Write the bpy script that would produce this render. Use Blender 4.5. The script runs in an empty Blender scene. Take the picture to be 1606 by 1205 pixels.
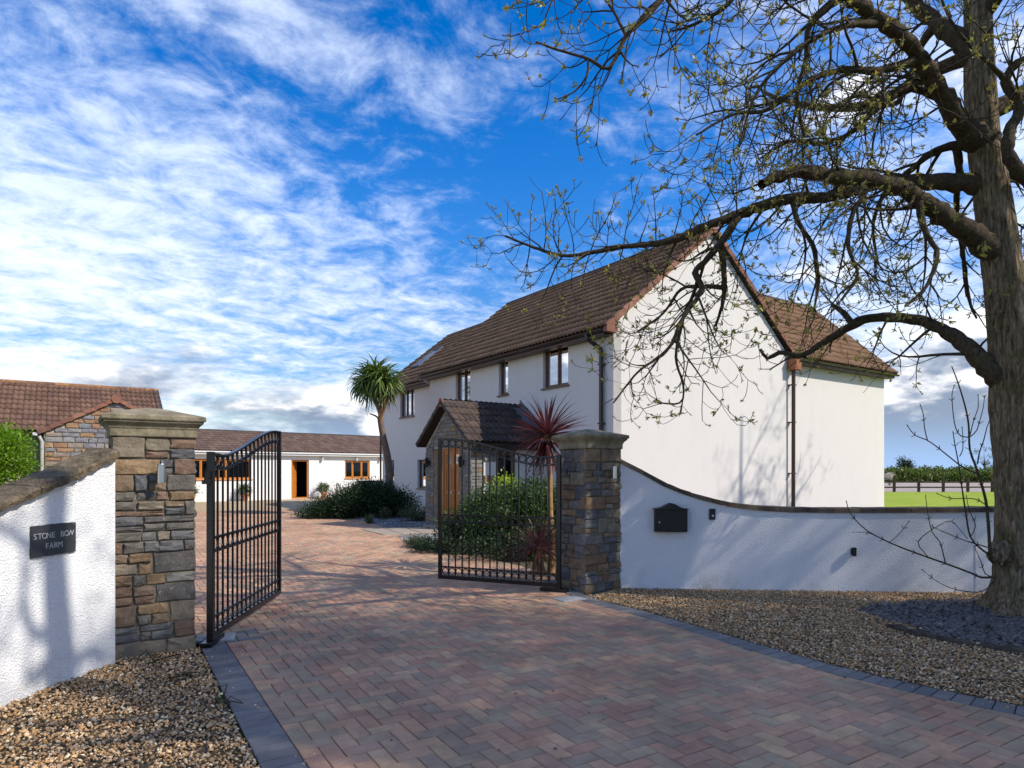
import bpy, bmesh, math, random
import numpy as np
from mathutils import Vector, Matrix

rng = np.random.default_rng(11)
random.seed(5)
SC = bpy.context.scene
COL = SC.collection

# ------------------------------------------------------------------ camera
F, CX, HY, EYE = 1020.0, 803.0, 738.0, 1.5          # focal length and horizon in photo pixels (1606 wide), eye height
cam_data = bpy.data.cameras.new('camera')
cam_data.sensor_width = 36.0
cam_data.lens = 36.0 * F / 1606.0
cam_data.shift_y = (HY - 602.5) / 1606.0
cam_data.clip_start = 0.1
cam_data.clip_end = 6000.0
cam = bpy.data.objects.new('camera', cam_data)
cam.location = (0, 0, EYE)
cam.rotation_euler = (math.radians(90), 0, 0)
COL.objects.link(cam)
SC.camera = cam

# ------------------------------------------------------------------ sun
SUN_EL = math.radians(41)
SUN_H = Vector((0.946, -0.324, 0)).normalized()
SUN_DIR = Vector((SUN_H.x * math.cos(SUN_EL), SUN_H.y * math.cos(SUN_EL), math.sin(SUN_EL)))
sun_data = bpy.data.lights.new('sun', 'SUN')
sun_data.energy = 2.3
sun_data.angle = math.radians(0.53)
sun_data.color = (1.0, 0.93, 0.82)
sun = bpy.data.objects.new('sun', sun_data)
sun.rotation_euler = SUN_DIR.to_track_quat('Z', 'Y').to_euler()
sun.location = (20, -6, 18)
COL.objects.link(sun)

# ------------------------------------------------------------------ node helpers
class NT:
    """small wrapper that adds nodes and links them"""
    def __init__(s, tree):
        s.t = tree
        s.n = tree.nodes
        s.l = tree.links
    def put(s, sock, v):
        if isinstance(v, bpy.types.NodeSocket):
            s.l.new(v, sock)
        else:
            sock.default_value = v
    def math(s, op, a, b=None, c=None, clamp=False):
        n = s.n.new('ShaderNodeMath'); n.operation = op; n.use_clamp = clamp
        for i, v in enumerate((a, b, c)):
            if v is not None: s.put(n.inputs[i], v)
        return n.outputs[0]
    def vmath(s, op, a, b=None):
        n = s.n.new('ShaderNodeVectorMath'); n.operation = op
        s.put(n.inputs[0], a)
        if b is not None: s.put(n.inputs[1], b)
        return n.outputs[0]
    def sep(s, v):
        n = s.n.new('ShaderNodeSeparateXYZ'); s.put(n.inputs[0], v); return n.outputs
    def comb(s, x, y, z):
        n = s.n.new('ShaderNodeCombineXYZ')
        for i, v in enumerate((x, y, z)): s.put(n.inputs[i], v)
        return n.outputs[0]
    def noise(s, vec, scale, detail=4, rough=0.55, dist=0.0):
        n = s.n.new('ShaderNodeTexNoise')
        s.put(n.inputs['Vector'], vec); s.put(n.inputs['Scale'], scale)
        n.inputs['Detail'].default_value = detail; n.inputs['Roughness'].default_value = rough
        n.inputs['Distortion'].default_value = dist
        return n.outputs['Fac']
    def voronoi(s, vec, scale, feature='F1', out='Distance'):
        n = s.n.new('ShaderNodeTexVoronoi'); n.feature = feature
        s.put(n.inputs['Vector'], vec); n.inputs['Scale'].default_value = scale
        return n.outputs[out]
    def map(s, v, a, b, c=0.0, d=1.0, smooth=True):
        n = s.n.new('ShaderNodeMapRange'); n.clamp = True
        if smooth: n.interpolation_type = 'SMOOTHSTEP'
        s.put(n.inputs[0], v)
        for i, x in enumerate((a, b, c, d)): s.put(n.inputs[i + 1], x)
        return n.outputs[0]
    def ramp(s, v, stops, const=False):
        n = s.n.new('ShaderNodeValToRGB'); r = n.color_ramp
        if const: r.interpolation = 'CONSTANT'
        while len(r.elements) < len(stops): r.elements.new(0.5)
        for e, (p, c) in zip(r.elements, stops):
            e.position = p; e.color = (*c, 1.0)
        s.put(n.inputs[0], v); return n.outputs[0]
    def mix(s, f, a, b, mode='MIX'):
        n = s.n.new('ShaderNodeMix'); n.data_type = 'RGBA'; n.blend_type = mode
        s.put(n.inputs[0], f)
        s.put(n.inputs[6], (*a, 1.0) if isinstance(a, tuple) and len(a) == 3 else a)
        s.put(n.inputs[7], (*b, 1.0) if isinstance(b, tuple) and len(b) == 3 else b)
        return n.outputs[2]
    def hsv(s, col, h=0.5, sat=1.0, v=1.0):
        n = s.n.new('ShaderNodeHueSaturation')
        s.put(n.inputs['Hue'], h); s.put(n.inputs['Saturation'], sat); s.put(n.inputs['Value'], v); s.put(n.inputs['Color'], col)
        return n.outputs[0]
    def bump(s, h, strength=0.3, dist=0.02, normal=None):
        n = s.n.new('ShaderNodeBump'); n.inputs['Strength'].default_value = strength
        n.inputs['Distance'].default_value = dist; s.put(n.inputs['Height'], h)
        if normal is not None: s.put(n.inputs['Normal'], normal)
        return n.outputs[0]
    def coord(s, which='Object'):
        return s.n.new('ShaderNodeTexCoord').outputs[which]
    def pos(s):
        return s.n.new('ShaderNodeNewGeometry').outputs['Position']

# ------------------------------------------------------------------ sky: Nishita air with procedural cloud layers
world = bpy.data.worlds.new('World')
SC.world = world
world.use_nodes = True
wt = NT(world.node_tree)
wt.n.clear()
out = wt.n.new('ShaderNodeOutputWorld')
bg = wt.n.new('ShaderNodeBackground')
bg.inputs['Strength'].default_value = 0.15
wt.l.new(bg.outputs[0], out.inputs[0])
sky = wt.n.new('ShaderNodeTexSky')
sky.sky_type = 'NISHITA'
sky.sun_disc = False
sky.sun_elevation = SUN_EL
sky.sun_rotation = math.atan2(SUN_H.x, SUN_H.y)
sky.altitude = 20
sky.air_density = 1.0
sky.dust_density = 0.3
sky.ozone_density = 2.0
d = wt.coord('Generated')
dx, dy, dz = wt.sep(d)
zc = wt.math('MAXIMUM', dz, 0.0)
blue = wt.hsv(sky.outputs[0], 0.512, 1.48, wt.map(dz, 0.0, 0.40, 0.36, 0.64))
# high thin cloud on a flat layer far overhead: long streaks broken into ripples
den = wt.math('ADD', zc, 0.13)
px = wt.math('DIVIDE', dx, den)
py = wt.math('DIVIDE', dy, den)
flat = wt.comb(px, py, 0.0)
wx = wt.math('MULTIPLY', wt.math('SUBTRACT', wt.noise(flat, 0.9, 3), 0.5), 0.9)
along = wt.math('ADD', wt.math('MULTIPLY', px, 0.80), wt.math('MULTIPLY', py, 0.60))
across = wt.math('SUBTRACT', wt.math('MULTIPLY', py, 0.80), wt.math('MULTIPLY', px, 0.60))
streak = wt.comb(wt.math('MULTIPLY', along, 0.42), wt.math('ADD', across, wx), 0.0)
big = wt.noise(wt.vmath('ADD', streak, (1.30, 4.20, 0.0)), 0.85, 5, 0.55, 0.2)
rip = wt.noise(wt.vmath('ADD', wt.comb(wt.math('MULTIPLY', along, 0.95), across, 0.0), (7.1, 2.3, 0.0)), 5.6, 8, 0.64, 0.5)
fine = wt.noise(wt.vmath('ADD', flat, (5.2, 0.7, 0.0)), 12.0, 7, 0.70, 0.3)
field = wt.math('ADD', wt.math('ADD', wt.math('MULTIPLY', big, 0.85), wt.math('MULTIPLY', rip, 0.72)), wt.math('MULTIPLY', fine, 0.34))
bias_left = wt.map(wt.math('ABSOLUTE', wt.math('SUBTRACT', dx, 0.15)), 0.05, 0.66, -0.07, 0.125)
bias_low = wt.map(dz, 0.08, 0.46, 0.175, 0.045)
field = wt.math('ADD', field, wt.math('ADD', bias_left, bias_low))
cover = wt.map(field, 0.90, 1.36, 0.0, wt.map(dz, 0.1, 0.5, 0.93, 0.84))
white = wt.mix(wt.map(dz, 0.02, 0.45), (3.75, 3.8, 3.95), (3.1, 3.5, 4.2))
c1 = wt.mix(cover, blue, white)
# low heaped cloud near the horizon, grey-blue below and white on its lit tops
lowv = wt.comb(dx, dy, wt.math('MULTIPLY', dz, 2.6))
ln = wt.noise(wt.vmath('ADD', lowv, (0.35, 2.1, 0.55)), 3.0, 8, 0.57, 0.15)
lb = wt.math('ADD', wt.map(dx, -0.1, 0.50, 0.045, 0.15), wt.map(dz, 0.06, 0.36, 0.07, -0.20))
lcov = wt.map(wt.math('ADD', ln, lb), 0.55, 0.69, 0.0, 0.97)
lshade = wt.noise(wt.vmath('ADD', lowv, (0.35, 2.1, 0.63)), 3.0, 8, 0.57, 0.15)
lit = wt.map(wt.math('ADD', wt.math('SUBTRACT', ln, lshade), wt.map(dz, 0.06, 0.36, -0.05, 0.13)), -0.03, 0.10)
lowcol = wt.mix(lit, (0.85, 1.10, 1.55), (4.4, 4.3, 4.25))
c2 = wt.mix(lcov, c1, lowcol)
# clear air right above the horizon, under the cloud base
strip = wt.map(dz, 0.0, 0.085, 0.85, 0.0)
c3 = wt.mix(strip, c2, (1.30, 2.0, 3.2))
wt.l.new(c3, bg.inputs['Color'])

SC.view_settings.view_transform = 'Standard'
SC.view_settings.look = 'None'
SC.view_settings.gamma = 1.0
SC.view_settings.use_curve_mapping = False
SC.view_settings.exposure = 1.15
SC.cycles.use_denoising = True
SC.cycles.max_bounces = 8
SC.cycles.diffuse_bounces = 4
SC.cycles.transparent_max_bounces = 12
SC.cycles.sample_clamp_indirect = 6.0

# ------------------------------------------------------------------ measuring helpers
def at(px, py, Y):
    return Vector(((px - CX) / F * Y, Y, EYE + (HY - py) / F * Y))
def ground(px, py, z=0.0):
    Y = (EYE - z) * F / (py - HY)
    return Vector(((px - CX) / F * Y, Y, z))
CAMP = np.array([0, 0, EYE])

# ------------------------------------------------------------------ materials
MATS = {}
def mat(name, rough=0.8, spec=0.3, metallic=0.0):
    m = bpy.data.materials.new(name); m.use_nodes = True
    t = NT(m.node_tree)
    b = t.n['Principled BSDF']
    b.inputs['Roughness'].default_value = rough
    b.inputs['Specular IOR Level'].default_value = spec
    b.inputs['Metallic'].default_value = metallic
    MATS[name] = m
    return m, t, b
def col3(c): return (c[0], c[1], c[2], 1.0)
def seedval(t, island):
    if island: return t.n.new('ShaderNodeNewGeometry').outputs['Random Per Island']
    return t.n.new('ShaderNodeObjectInfo').outputs['Random']

def simple(name, c, rough=0.6, spec=0.4, metallic=0.0, var=0.12, scale=6.0, bump=0.0, bscale=60.0, bdist=0.004):
    m, t, b = mat(name, rough, spec, metallic)
    v = t.coord()
    n = t.noise(v, scale, 5, 0.6)
    lo = tuple(x * (1 - var) for x in c); hi = tuple(min(1, x * (1 + var)) for x in c)
    t.l.new(t.ramp(n, [(0.3, lo), (0.7, hi)]), b.inputs['Base Color'])
    if bump:
        t.l.new(t.bump(t.noise(v, bscale, 4, 0.6), bump, bdist), b.inputs['Normal'])
    return m

def pieces(name, stops, island, rough=0.85, spec=0.25, nscale=14.0, nvar=0.35, bump=0.5, bscale=55.0, bdist=0.01, spots=None, dirt=0.0):
    """each piece takes its own colour from the ramp, plus grain"""
    m, t, b = mat(name, rough, spec)
    v = t.pos()
    r = seedval(t, island)
    base = t.ramp(r, stops, const=True)
    off = t.vmath('ADD', v, t.comb(t.math('MULTIPLY', r, 37.0), t.math('MULTIPLY', r, 11.0), 0.0))
    n = t.noise(off, nscale, 6, 0.65)
    k = t.map(n, 0.25, 0.75, 1 - nvar, 1 + nvar, smooth=False)
    c = t.mix(1.0, base, t.comb(k, k, k), 'MULTIPLY')
    if dirt:
        dn = t.noise(v, 0.8, 7, 0.68)
        dk = t.map(dn, 0.30, 0.70, 1.0 - dirt, 1.0 + dirt * 0.45)
        c = t.mix(1.0, c, t.comb(dk, dk, t.math('MULTIPLY', dk, 0.985)), 'MULTIPLY')
    if spots:
        scol, sscale, thr = spots
        s_ = t.map(t.noise(off, sscale, 3, 0.7), thr, thr + 0.06, 0.0, 0.8)
        c = t.mix(s_, c, scol)
    t.l.new(c, b.inputs['Base Color'])
    h = t.noise(off, bscale, 6, 0.7)
    t.l.new(t.bump(h, bump, bdist), b.inputs['Normal'])
    return m

def even(cols):
    n = len(cols)
    return [(i / n, c) for i, c in enumerate(cols)]

# white roughcast on the garden walls
def stucco(name, c, scale, strength, dist, dirty, streak=0.0):
    m, t, b = mat(name, 0.9, 0.15)
    v = t.pos()
    h = t.math('ADD', t.math('MULTIPLY', t.noise(v, scale, 3, 0.55), 1.0), t.math('MULTIPLY', t.voronoi(v, scale * 1.4, 'SMOOTH_F1'), 0.7))
    z = t.sep(v)[2]
    stain = t.math('MULTIPLY', t.map(t.noise(v, 2.3, 6, 0.7), 0.45, 0.75), t.map(z, 0.0, 0.35, 0.75, 0.06))
    base = t.mix(t.noise(v, 1.4, 5, 0.6), tuple(x * 0.94 for x in c), c)
    cc = t.mix(t.math('MULTIPLY', stain, dirty), base, (0.30, 0.30, 0.24))
    if streak:
        sv = t.noise(t.vmath('MULTIPLY', v, (2.6, 2.6, 0.16)), 1.6, 6, 0.7)
        cc = t.mix(t.math('MULTIPLY', t.map(sv, 0.48, 0.78), streak), cc, (0.46, 0.43, 0.38))
        cc = t.mix(t.math('MULTIPLY', t.map(t.noise(v, 0.55, 6, 0.65), 0.45, 0.75), streak * 0.6), cc, (0.58, 0.55, 0.50))
        h = t.math('ADD', h, t.math('MULTIPLY', t.noise(v, 2.2, 4, 0.6), 6.0))
    pit = t.map(t.noise(v, scale * 0.9, 2, 0.5), 0.66, 0.74, 0.0, 0.35)
    cc = t.mix(pit, cc, (0.45, 0.45, 0.45))
    t.l.new(cc, b.inputs['Base Color'])
    t.l.new(t.bump(h, strength, dist), b.inputs['Normal'])
    return m
stucco('roughcast', (0.78, 0.78, 0.785), 72.0, 0.9, 0.010, 0.8)
stucco('house_render', (0.685, 0.652, 0.620), 95.0, 0.22, 0.004, 0.6, 0.14)
stucco('outbuilding_render', (0.80, 0.79, 0.77), 60.0, 0.2, 0.004, 0.35, 0.06)

STONE = [(0.105, 0.105, 0.108), (0.19, 0.135, 0.09), (0.145, 0.14, 0.135), (0.26, 0.175, 0.098), (0.105, 0.095, 0.085), (0.215, 0.175, 0.125), (0.175, 0.165, 0.145), (0.18, 0.115, 0.08), (0.135, 0.12, 0.10), (0.235, 0.165, 0.10), (0.125, 0.12, 0.118), (0.20, 0.13, 0.075)]
pieces('pillar_stone', even(STONE), False, nscale=13, nvar=0.45, bump=0.8, bscale=48, bdist=0.012, spots=((0.36, 0.36, 0.32), 42.0, 0.63))
pieces('barn_stone', even([(0.21, 0.21, 0.22), (0.30, 0.17, 0.10), (0.26, 0.25, 0.24), (0.20, 0.19, 0.21), (0.34, 0.21, 0.12), (0.28, 0.22, 0.18)]), False, nscale=6, nvar=0.3, bump=0.6, bscale=20)
pieces('porch_stone', even([(0.17, 0.165, 0.155), (0.205, 0.195, 0.175), (0.15, 0.15, 0.145), (0.19, 0.175, 0.15), (0.22, 0.205, 0.18), (0.165, 0.16, 0.155), (0.175, 0.17, 0.155), (0.24, 0.16, 0.09)]), False, nscale=8, nvar=0.3, bump=0.6, bscale=25)
simple('mortar', (0.22, 0.185, 0.13), 0.95, 0.1, var=0.35, scale=20, bump=0.8, bscale=60, bdist=0.012)
simple('pale_mortar', (0.42, 0.37, 0.28), 0.95, 0.1, var=0.2, scale=12, bump=0.6, bscale=60)

m, t, b = mat('cap_stone', 0.92, 0.15)
v = t.pos()
n1 = t.noise(v, 7, 7, 0.7); n2 = t.noise(v, 42, 4, 0.7)
c = t.ramp(n1, [(0.28, (0.10, 0.085, 0.055)), (0.5, (0.24, 0.20, 0.13)), (0.72, (0.36, 0.31, 0.21))])
c = t.mix(t.map(n2, 0.58, 0.70, 0.0, 0.6), c, (0.09, 0.08, 0.06))
t.l.new(c, b.inputs['Base Color'])
t.l.new(t.bump(t.math('ADD', n2, n1), 0.6, 0.012), b.inputs['Normal'])

m, t, b = mat('coping_stone', 0.95, 0.1)
v = t.pos()
n1 = t.noise(v, 11, 7, 0.75); n2 = t.noise(v, 55, 4, 0.7)
c = t.ramp(n1, [(0.3, (0.075, 0.062, 0.045)), (0.5, (0.19, 0.145, 0.095)), (0.66, (0.30, 0.24, 0.16)), (0.78, (0.42, 0.39, 0.31))])
c = t.mix(t.map(n2, 0.56, 0.66, 0.0, 0.75), c, (0.06, 0.05, 0.035))
t.l.new(c, b.inputs['Base Color'])
t.l.new(t.bump(t.math('ADD', n2, n1), 1.0, 0.025), b.inputs['Normal'])
pieces('coping_tile', even([(0.10, 0.072, 0.052), (0.13, 0.085, 0.055), (0.085, 0.07, 0.055), (0.15, 0.11, 0.075)]), False, nscale=12, nvar=0.5, bump=0.8, bscale=40, bdist=0.015)

BRINDLE = [(0.488, 0.274, 0.17), (0.434, 0.286, 0.18), (0.543, 0.308, 0.183), (0.392, 0.27, 0.176), (0.461, 0.242, 0.152), (0.55, 0.342, 0.197), (0.448, 0.27, 0.176), (0.421, 0.297, 0.185), (0.509, 0.274, 0.17), (0.372, 0.252, 0.17), (0.556, 0.324, 0.197), (0.455, 0.257, 0.168)]
BLUE = [(0.185, 0.172, 0.165), (0.205, 0.190, 0.180), (0.165, 0.156, 0.155), (0.225, 0.200, 0.182)]
for isl, suf in ((False, ''), (True, '_joined')):
    pieces('paver' + suf, even(BRINDLE), isl, rough=0.82, spec=0.3, nscale=9, nvar=0.22, bump=0.35, bscale=170, bdist=0.004, spots=((0.40, 0.33, 0.27), 260.0, 0.70), dirt=0.30)
    pieces('blue_paver' + suf, even(BLUE), isl, rough=0.8, spec=0.3, nscale=9, nvar=0.2, bump=0.35, bscale=170, bdist=0.004, spots=((0.28, 0.27, 0.26), 260.0, 0.70), dirt=0.25)
    pieces('roof_tile' + suf, even([(0.186, 0.106, 0.061), (0.209, 0.122, 0.072), (0.167, 0.097, 0.057), (0.226, 0.133, 0.081), (0.194, 0.109, 0.062)]), isl, rough=0.9, spec=0.2, nscale=5, nvar=0.22, bump=0.4, bscale=45, bdist=0.008, spots=((0.26, 0.23, 0.17), 30.0, 0.70))
    pieces('porch_tile' + suf, even([(0.075, 0.054, 0.046), (0.09, 0.064, 0.053), (0.065, 0.05, 0.044), (0.105, 0.072, 0.057)]), isl, rough=0.92, spec=0.2, nscale=7, nvar=0.5, bump=0.6, bscale=45, bdist=0.01, spots=((0.22, 0.20, 0.15), 26.0, 0.66))
    pieces('barn_tile' + suf, even([(0.128, 0.073, 0.051), (0.147, 0.085, 0.061), (0.114, 0.067, 0.05), (0.16, 0.092, 0.064)]), isl, rough=0.9, spec=0.2, nscale=5, nvar=0.35, bump=0.5, bscale=45, bdist=0.01, spots=((0.36, 0.17, 0.05), 3.0, 0.68))
pieces('far_tile_joined', even([(0.123, 0.08, 0.064), (0.14, 0.092, 0.074), (0.111, 0.072, 0.059), (0.153, 0.105, 0.084)]), True, rough=0.9, nscale=5, nvar=0.3, bump=0.4)
pieces('verge_tile', even([(0.25, 0.115, 0.075), (0.22, 0.10, 0.07), (0.28, 0.135, 0.09), (0.19, 0.09, 0.065)]), False, nscale=8, nvar=0.35, bump=0.4)
pieces('ridge_tile', even([(0.062, 0.050, 0.045), (0.075, 0.058, 0.050), (0.055, 0.046, 0.042)]), False, nscale=8, nvar=0.35, bump=0.4, spots=((0.24, 0.20, 0.13), 20.0, 0.66))
pieces('lichen_ridge', even([(0.20, 0.10, 0.06), (0.26, 0.13, 0.06), (0.17, 0.09, 0.06)]), False, nscale=8, nvar=0.35, bump=0.4, spots=((0.45, 0.21, 0.04), 5.0, 0.55))
simple('roof_underlay', (0.05, 0.04, 0.035), 0.95, 0.1)
simple('sand_joint', (0.060, 0.048, 0.038), 0.95, 0.1, var=0.4, scale=40, bump=0.6, bscale=200)
simple('iron', (0.006, 0.006, 0.007), 0.28, 0.5, var=0.1, bump=0.06, bscale=120, bdist=0.002)
simple('steel', (0.62, 0.62, 0.60), 0.28, 0.5, 1.0, var=0.06, scale=40)
simple('slate_sign', (0.045, 0.047, 0.055), 0.45, 0.4, var=0.25, scale=16, bump=0.25, bscale=30, bdist=0.004)
simple('engraved', (0.44, 0.44, 0.43), 0.8, 0.2, var=0.25, scale=60)
simple('black_metal', (0.008, 0.008, 0.009), 0.4, 0.4)
simple('dark_plastic', (0.018, 0.022, 0.032), 0.4, 0.4)
simple('brown_pvc', (0.060, 0.032, 0.022), 0.38, 0.45, var=0.2, scale=3)
simple('dark_brown_pvc', (0.030, 0.016, 0.012), 0.3, 0.5, var=0.15, scale=3)
simple('hopper_brown', (0.30, 0.11, 0.045), 0.6, 0.3, var=0.35, scale=30)
simple('white_pvc', (0.74, 0.74, 0.73), 0.4, 0.4, var=0.05)
simple('lead', (0.10, 0.105, 0.12), 0.55, 0.4, var=0.25, scale=5)
simple('vent_grey', (0.42, 0.40, 0.37), 0.7, 0.3)
simple('curtain', (0.72, 0.72, 0.74), 0.9, 0.1, var=0.12, scale=9)
simple('interior', (0.028, 0.028, 0.030), 0.9, 0.1)
simple('path_slab', (0.33, 0.27, 0.21), 0.9, 0.2, var=0.18, scale=3, bump=0.3, bscale=60)
simple('pale_slab', (0.36, 0.36, 0.35), 0.85, 0.2, var=0.2, scale=9, bump=0.3, bscale=50)
simple('earth', (0.105, 0.085, 0.055), 0.97, 0.1, var=0.4, scale=7, bump=0.8, bscale=40, bdist=0.02)
simple('bed_edging', (0.075, 0.060, 0.045), 0.95, 0.1, var=0.5, scale=9, bump=0.9, bscale=26, bdist=0.03)
simple('terracotta', (0.42, 0.20, 0.09), 0.85, 0.2, var=0.2)
simple('bare_soil', (0.36, 0.30, 0.26), 0.97, 0.1, var=0.2, scale=0.6)
simple('fence_wood', (0.060, 0.042, 0.030), 0.9, 0.15, var=0.35, scale=4)
simple('cream_plume', (0.70, 0.63, 0.52), 0.9, 0.1, var=0.15)

# joinery: stained wood with a vertical grain
def wood(name, a, b_, rough=0.42):
    m, t, b = mat(name, rough, 0.4)
    v = t.vmath('MULTIPLY', t.coord(), (34.0, 34.0, 2.2))
    n = t.noise(v, 1.0, 5, 0.6, 0.6)
    t.l.new(t.ramp(n, [(0.3, a), (0.7, b_)]), b.inputs['Base Color'])
wood('oak_door', (0.30, 0.105, 0.022), (0.42, 0.165, 0.042))
wood('far_oak', (0.42, 0.145, 0.020), (0.56, 0.21, 0.04))
wood('brown_frame', (0.095, 0.045, 0.024), (0.145, 0.070, 0.036))

# window glass: clear, with a Fresnel reflection
m = bpy.data.materials.new('glass'); m.use_nodes = True; MATS['glass'] = m
t = NT(m.node_tree); t.n.clear()
o_ = t.n.new('ShaderNodeOutputMaterial'); mx = t.n.new('ShaderNodeMixShader')
tr = t.n.new('ShaderNodeBsdfTransparent'); tr.inputs[0].default_value = (0.72, 0.77, 0.80, 1)
gl = t.n.new('ShaderNodeBsdfGlossy'); gl.inputs['Roughness'].default_value = 0.015; gl.inputs[0].default_value = (0.95, 0.97, 1.0, 1)
fr = t.n.new('ShaderNodeFresnel'); fr.inputs['IOR'].default_value = 1.5
t.l.new(fr.outputs[0], mx.inputs[0]); t.l.new(tr.outputs[0], mx.inputs[1]); t.l.new(gl.outputs[0], mx.inputs[2]); t.l.new(mx.outputs[0], o_.inputs[0])

# bark with vertical ridges, green algae and pale lichen
m, t, b = mat('bark', 0.95, 0.12)
v = t.coord()
lv = t.vmath('MULTIPLY', v, (1.0, 1.0, 0.22))
ridge = t.noise(lv, 30, 6, 0.65, 0.8)
n2 = t.noise(v, 5, 5, 0.6)
c = t.ramp(ridge, [(0.34, (0.07, 0.052, 0.032)), (0.50, (0.24, 0.18, 0.112)), (0.66, (0.38, 0.30, 0.20))])
c = t.mix(t.map(n2, 0.50, 0.66, 0.0, 0.6), c, (0.095, 0.10, 0.032))
c = t.mix(t.map(t.noise(v, 38, 2, 0.5), 0.68, 0.73, 0.0, 0.7), c, (0.34, 0.33, 0.26))
t.l.new(c, b.inputs['Base Color'])
cr = t.voronoi(t.vmath('MULTIPLY', v, (1.0, 1.0, 0.13)), 24.0, 'DISTANCE_TO_EDGE')
fis = t.math('ADD', ridge, t.map(cr, 0.0, 0.22, 0.0, 0.30))
t.l.new(t.bump(fis, 1.0, 0.05), b.inputs['Normal'])
c = t.mix(t.map(cr, 0.0, 0.10, 0.32, 0.0), c, (0.035, 0.026, 0.018))
t.l.new(c, b.inputs['Base Color'])
m, t, b = mat('limb_bark', 0.95, 0.1)
v = t.coord()
n1 = t.noise(v, 30, 5, 0.7); n2 = t.noise(v, 5, 3, 0.6)
c = t.ramp(n1, [(0.3, (0.030, 0.022, 0.015)), (0.7, (0.125, 0.095, 0.062))])
c = t.mix(t.map(n2, 0.52, 0.70, 0.0, 0.5), c, (0.085, 0.088, 0.030))
t.l.new(c, b.inputs['Base Color'])
t.l.new(t.bump(n1, 0.9, 0.02), b.inputs['Normal'])
simple('twig_bark', (0.062, 0.048, 0.028), 0.9, 0.15, var=0.45, scale=9)
simple('palm_bark', (0.17, 0.12, 0.085), 0.95, 0.1, var=0.4, scale=22, bump=0.8, bscale=30, bdist=0.02)
simple('stem_bark', (0.34, 0.20, 0.10), 0.95, 0.1, var=0.4, scale=14, bump=0.6, bscale=40)

def leafy(name, cols, island=True, rough=0.5, spec=0.35, trans=0.3):
    m, t, b = mat(name, rough, spec)
    r = seedval(t, island)
    c = t.ramp(r, [(i / max(1, len(cols) - 1), x) for i, x in enumerate(cols)])
    t.l.new(c, b.inputs['Base Color'])
    tl = t.n.new('ShaderNodeBsdfTranslucent')
    t.l.new(t.hsv(c, 0.49, 1.1, 1.5), tl.inputs[0])
    ms = t.n.new('ShaderNodeMixShader'); ms.inputs[0].default_value = trans
    t.l.new(b.outputs[0], ms.inputs[1]); t.l.new(tl.outputs[0], ms.inputs[2])
    t.l.new(ms.outputs[0], t.n['Material Output'].inputs[0])
    return m
leafy('ash_leaf', [(0.22, 0.21, 0.05), (0.33, 0.33, 0.07), (0.26, 0.19, 0.08), (0.40, 0.42, 0.08)])
leafy('seed_leaf', [(0.10, 0.06, 0.03), (0.16, 0.10, 0.05)])
leafy('dark_leaf', [(0.012, 0.028, 0.010), (0.022, 0.045, 0.014), (0.035, 0.065, 0.020)], trans=0.12)
leafy('shrub_leaf', [(0.024, 0.051, 0.011), (0.04, 0.078, 0.016), (0.06, 0.109, 0.024), (0.076, 0.125, 0.032)], trans=0.2)
leafy('bright_leaf', [(0.10, 0.21, 0.010), (0.15, 0.28, 0.014), (0.19, 0.33, 0.02), (0.07, 0.16, 0.01)], trans=0.35)
leafy('lime_leaf', [(0.30, 0.42, 0.03), (0.38, 0.48, 0.05)], trans=0.35)
leafy('hedge_leaf', [(0.06, 0.105, 0.018), (0.10, 0.155, 0.024), (0.16, 0.205, 0.036), (0.09, 0.115, 0.03)], trans=0.15)
leafy('dull_leaf', [(0.075, 0.09, 0.045), (0.11, 0.12, 0.06), (0.05, 0.065, 0.03)], trans=0.2)
leafy('shade_leaf', [(0.03, 0.06, 0.015), (0.05, 0.09, 0.02), (0.07, 0.11, 0.03)], trans=0.15)
leafy('palm_leaf', [(0.075, 0.125, 0.025), (0.12, 0.18, 0.035), (0.18, 0.24, 0.055), (0.06, 0.105, 0.022)], island=False, trans=0.2)
leafy('dead_leaf', [(0.20, 0.14, 0.07), (0.13, 0.09, 0.05)], island=False, trans=0.2)
leafy('red_leaf', [(0.094, 0.026, 0.029), (0.14, 0.042, 0.04), (0.195, 0.072, 0.061), (0.07, 0.022, 0.026)], island=False, rough=0.38, trans=0.2)
leafy('grass_blade', [(0.14, 0.13, 0.05), (0.10, 0.12, 0.03), (0.20, 0.17, 0.08)])

# loose stone
pieces('pebble', even([(0.47, 0.277, 0.123), (0.626, 0.393, 0.19), (0.348, 0.212, 0.106), (0.748, 0.524, 0.302), (0.522, 0.291, 0.112), (0.278, 0.189, 0.112), (0.8, 0.655, 0.426), (0.418, 0.233, 0.095), (0.557, 0.364, 0.202), (0.383, 0.277, 0.185)]), True, rough=0.75, spec=0.3, nscale=60, nvar=0.25, bump=0.2, bscale=200, bdist=0.002)
pieces('slate_chip', even([(0.125, 0.11, 0.104), (0.155, 0.135, 0.124), (0.1, 0.09, 0.086), (0.18, 0.161, 0.144), (0.14, 0.114, 0.106)]), True, rough=0.6, spec=0.4, nscale=40, nvar=0.3, bump=0.3, bscale=90, bdist=0.004)
pieces('grey_pebble', even([(0.20, 0.20, 0.21), (0.27, 0.26, 0.26), (0.15, 0.15, 0.16), (0.33, 0.31, 0.29)]), True, rough=0.75, nscale=40, nvar=0.25, bump=0.2)

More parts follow.
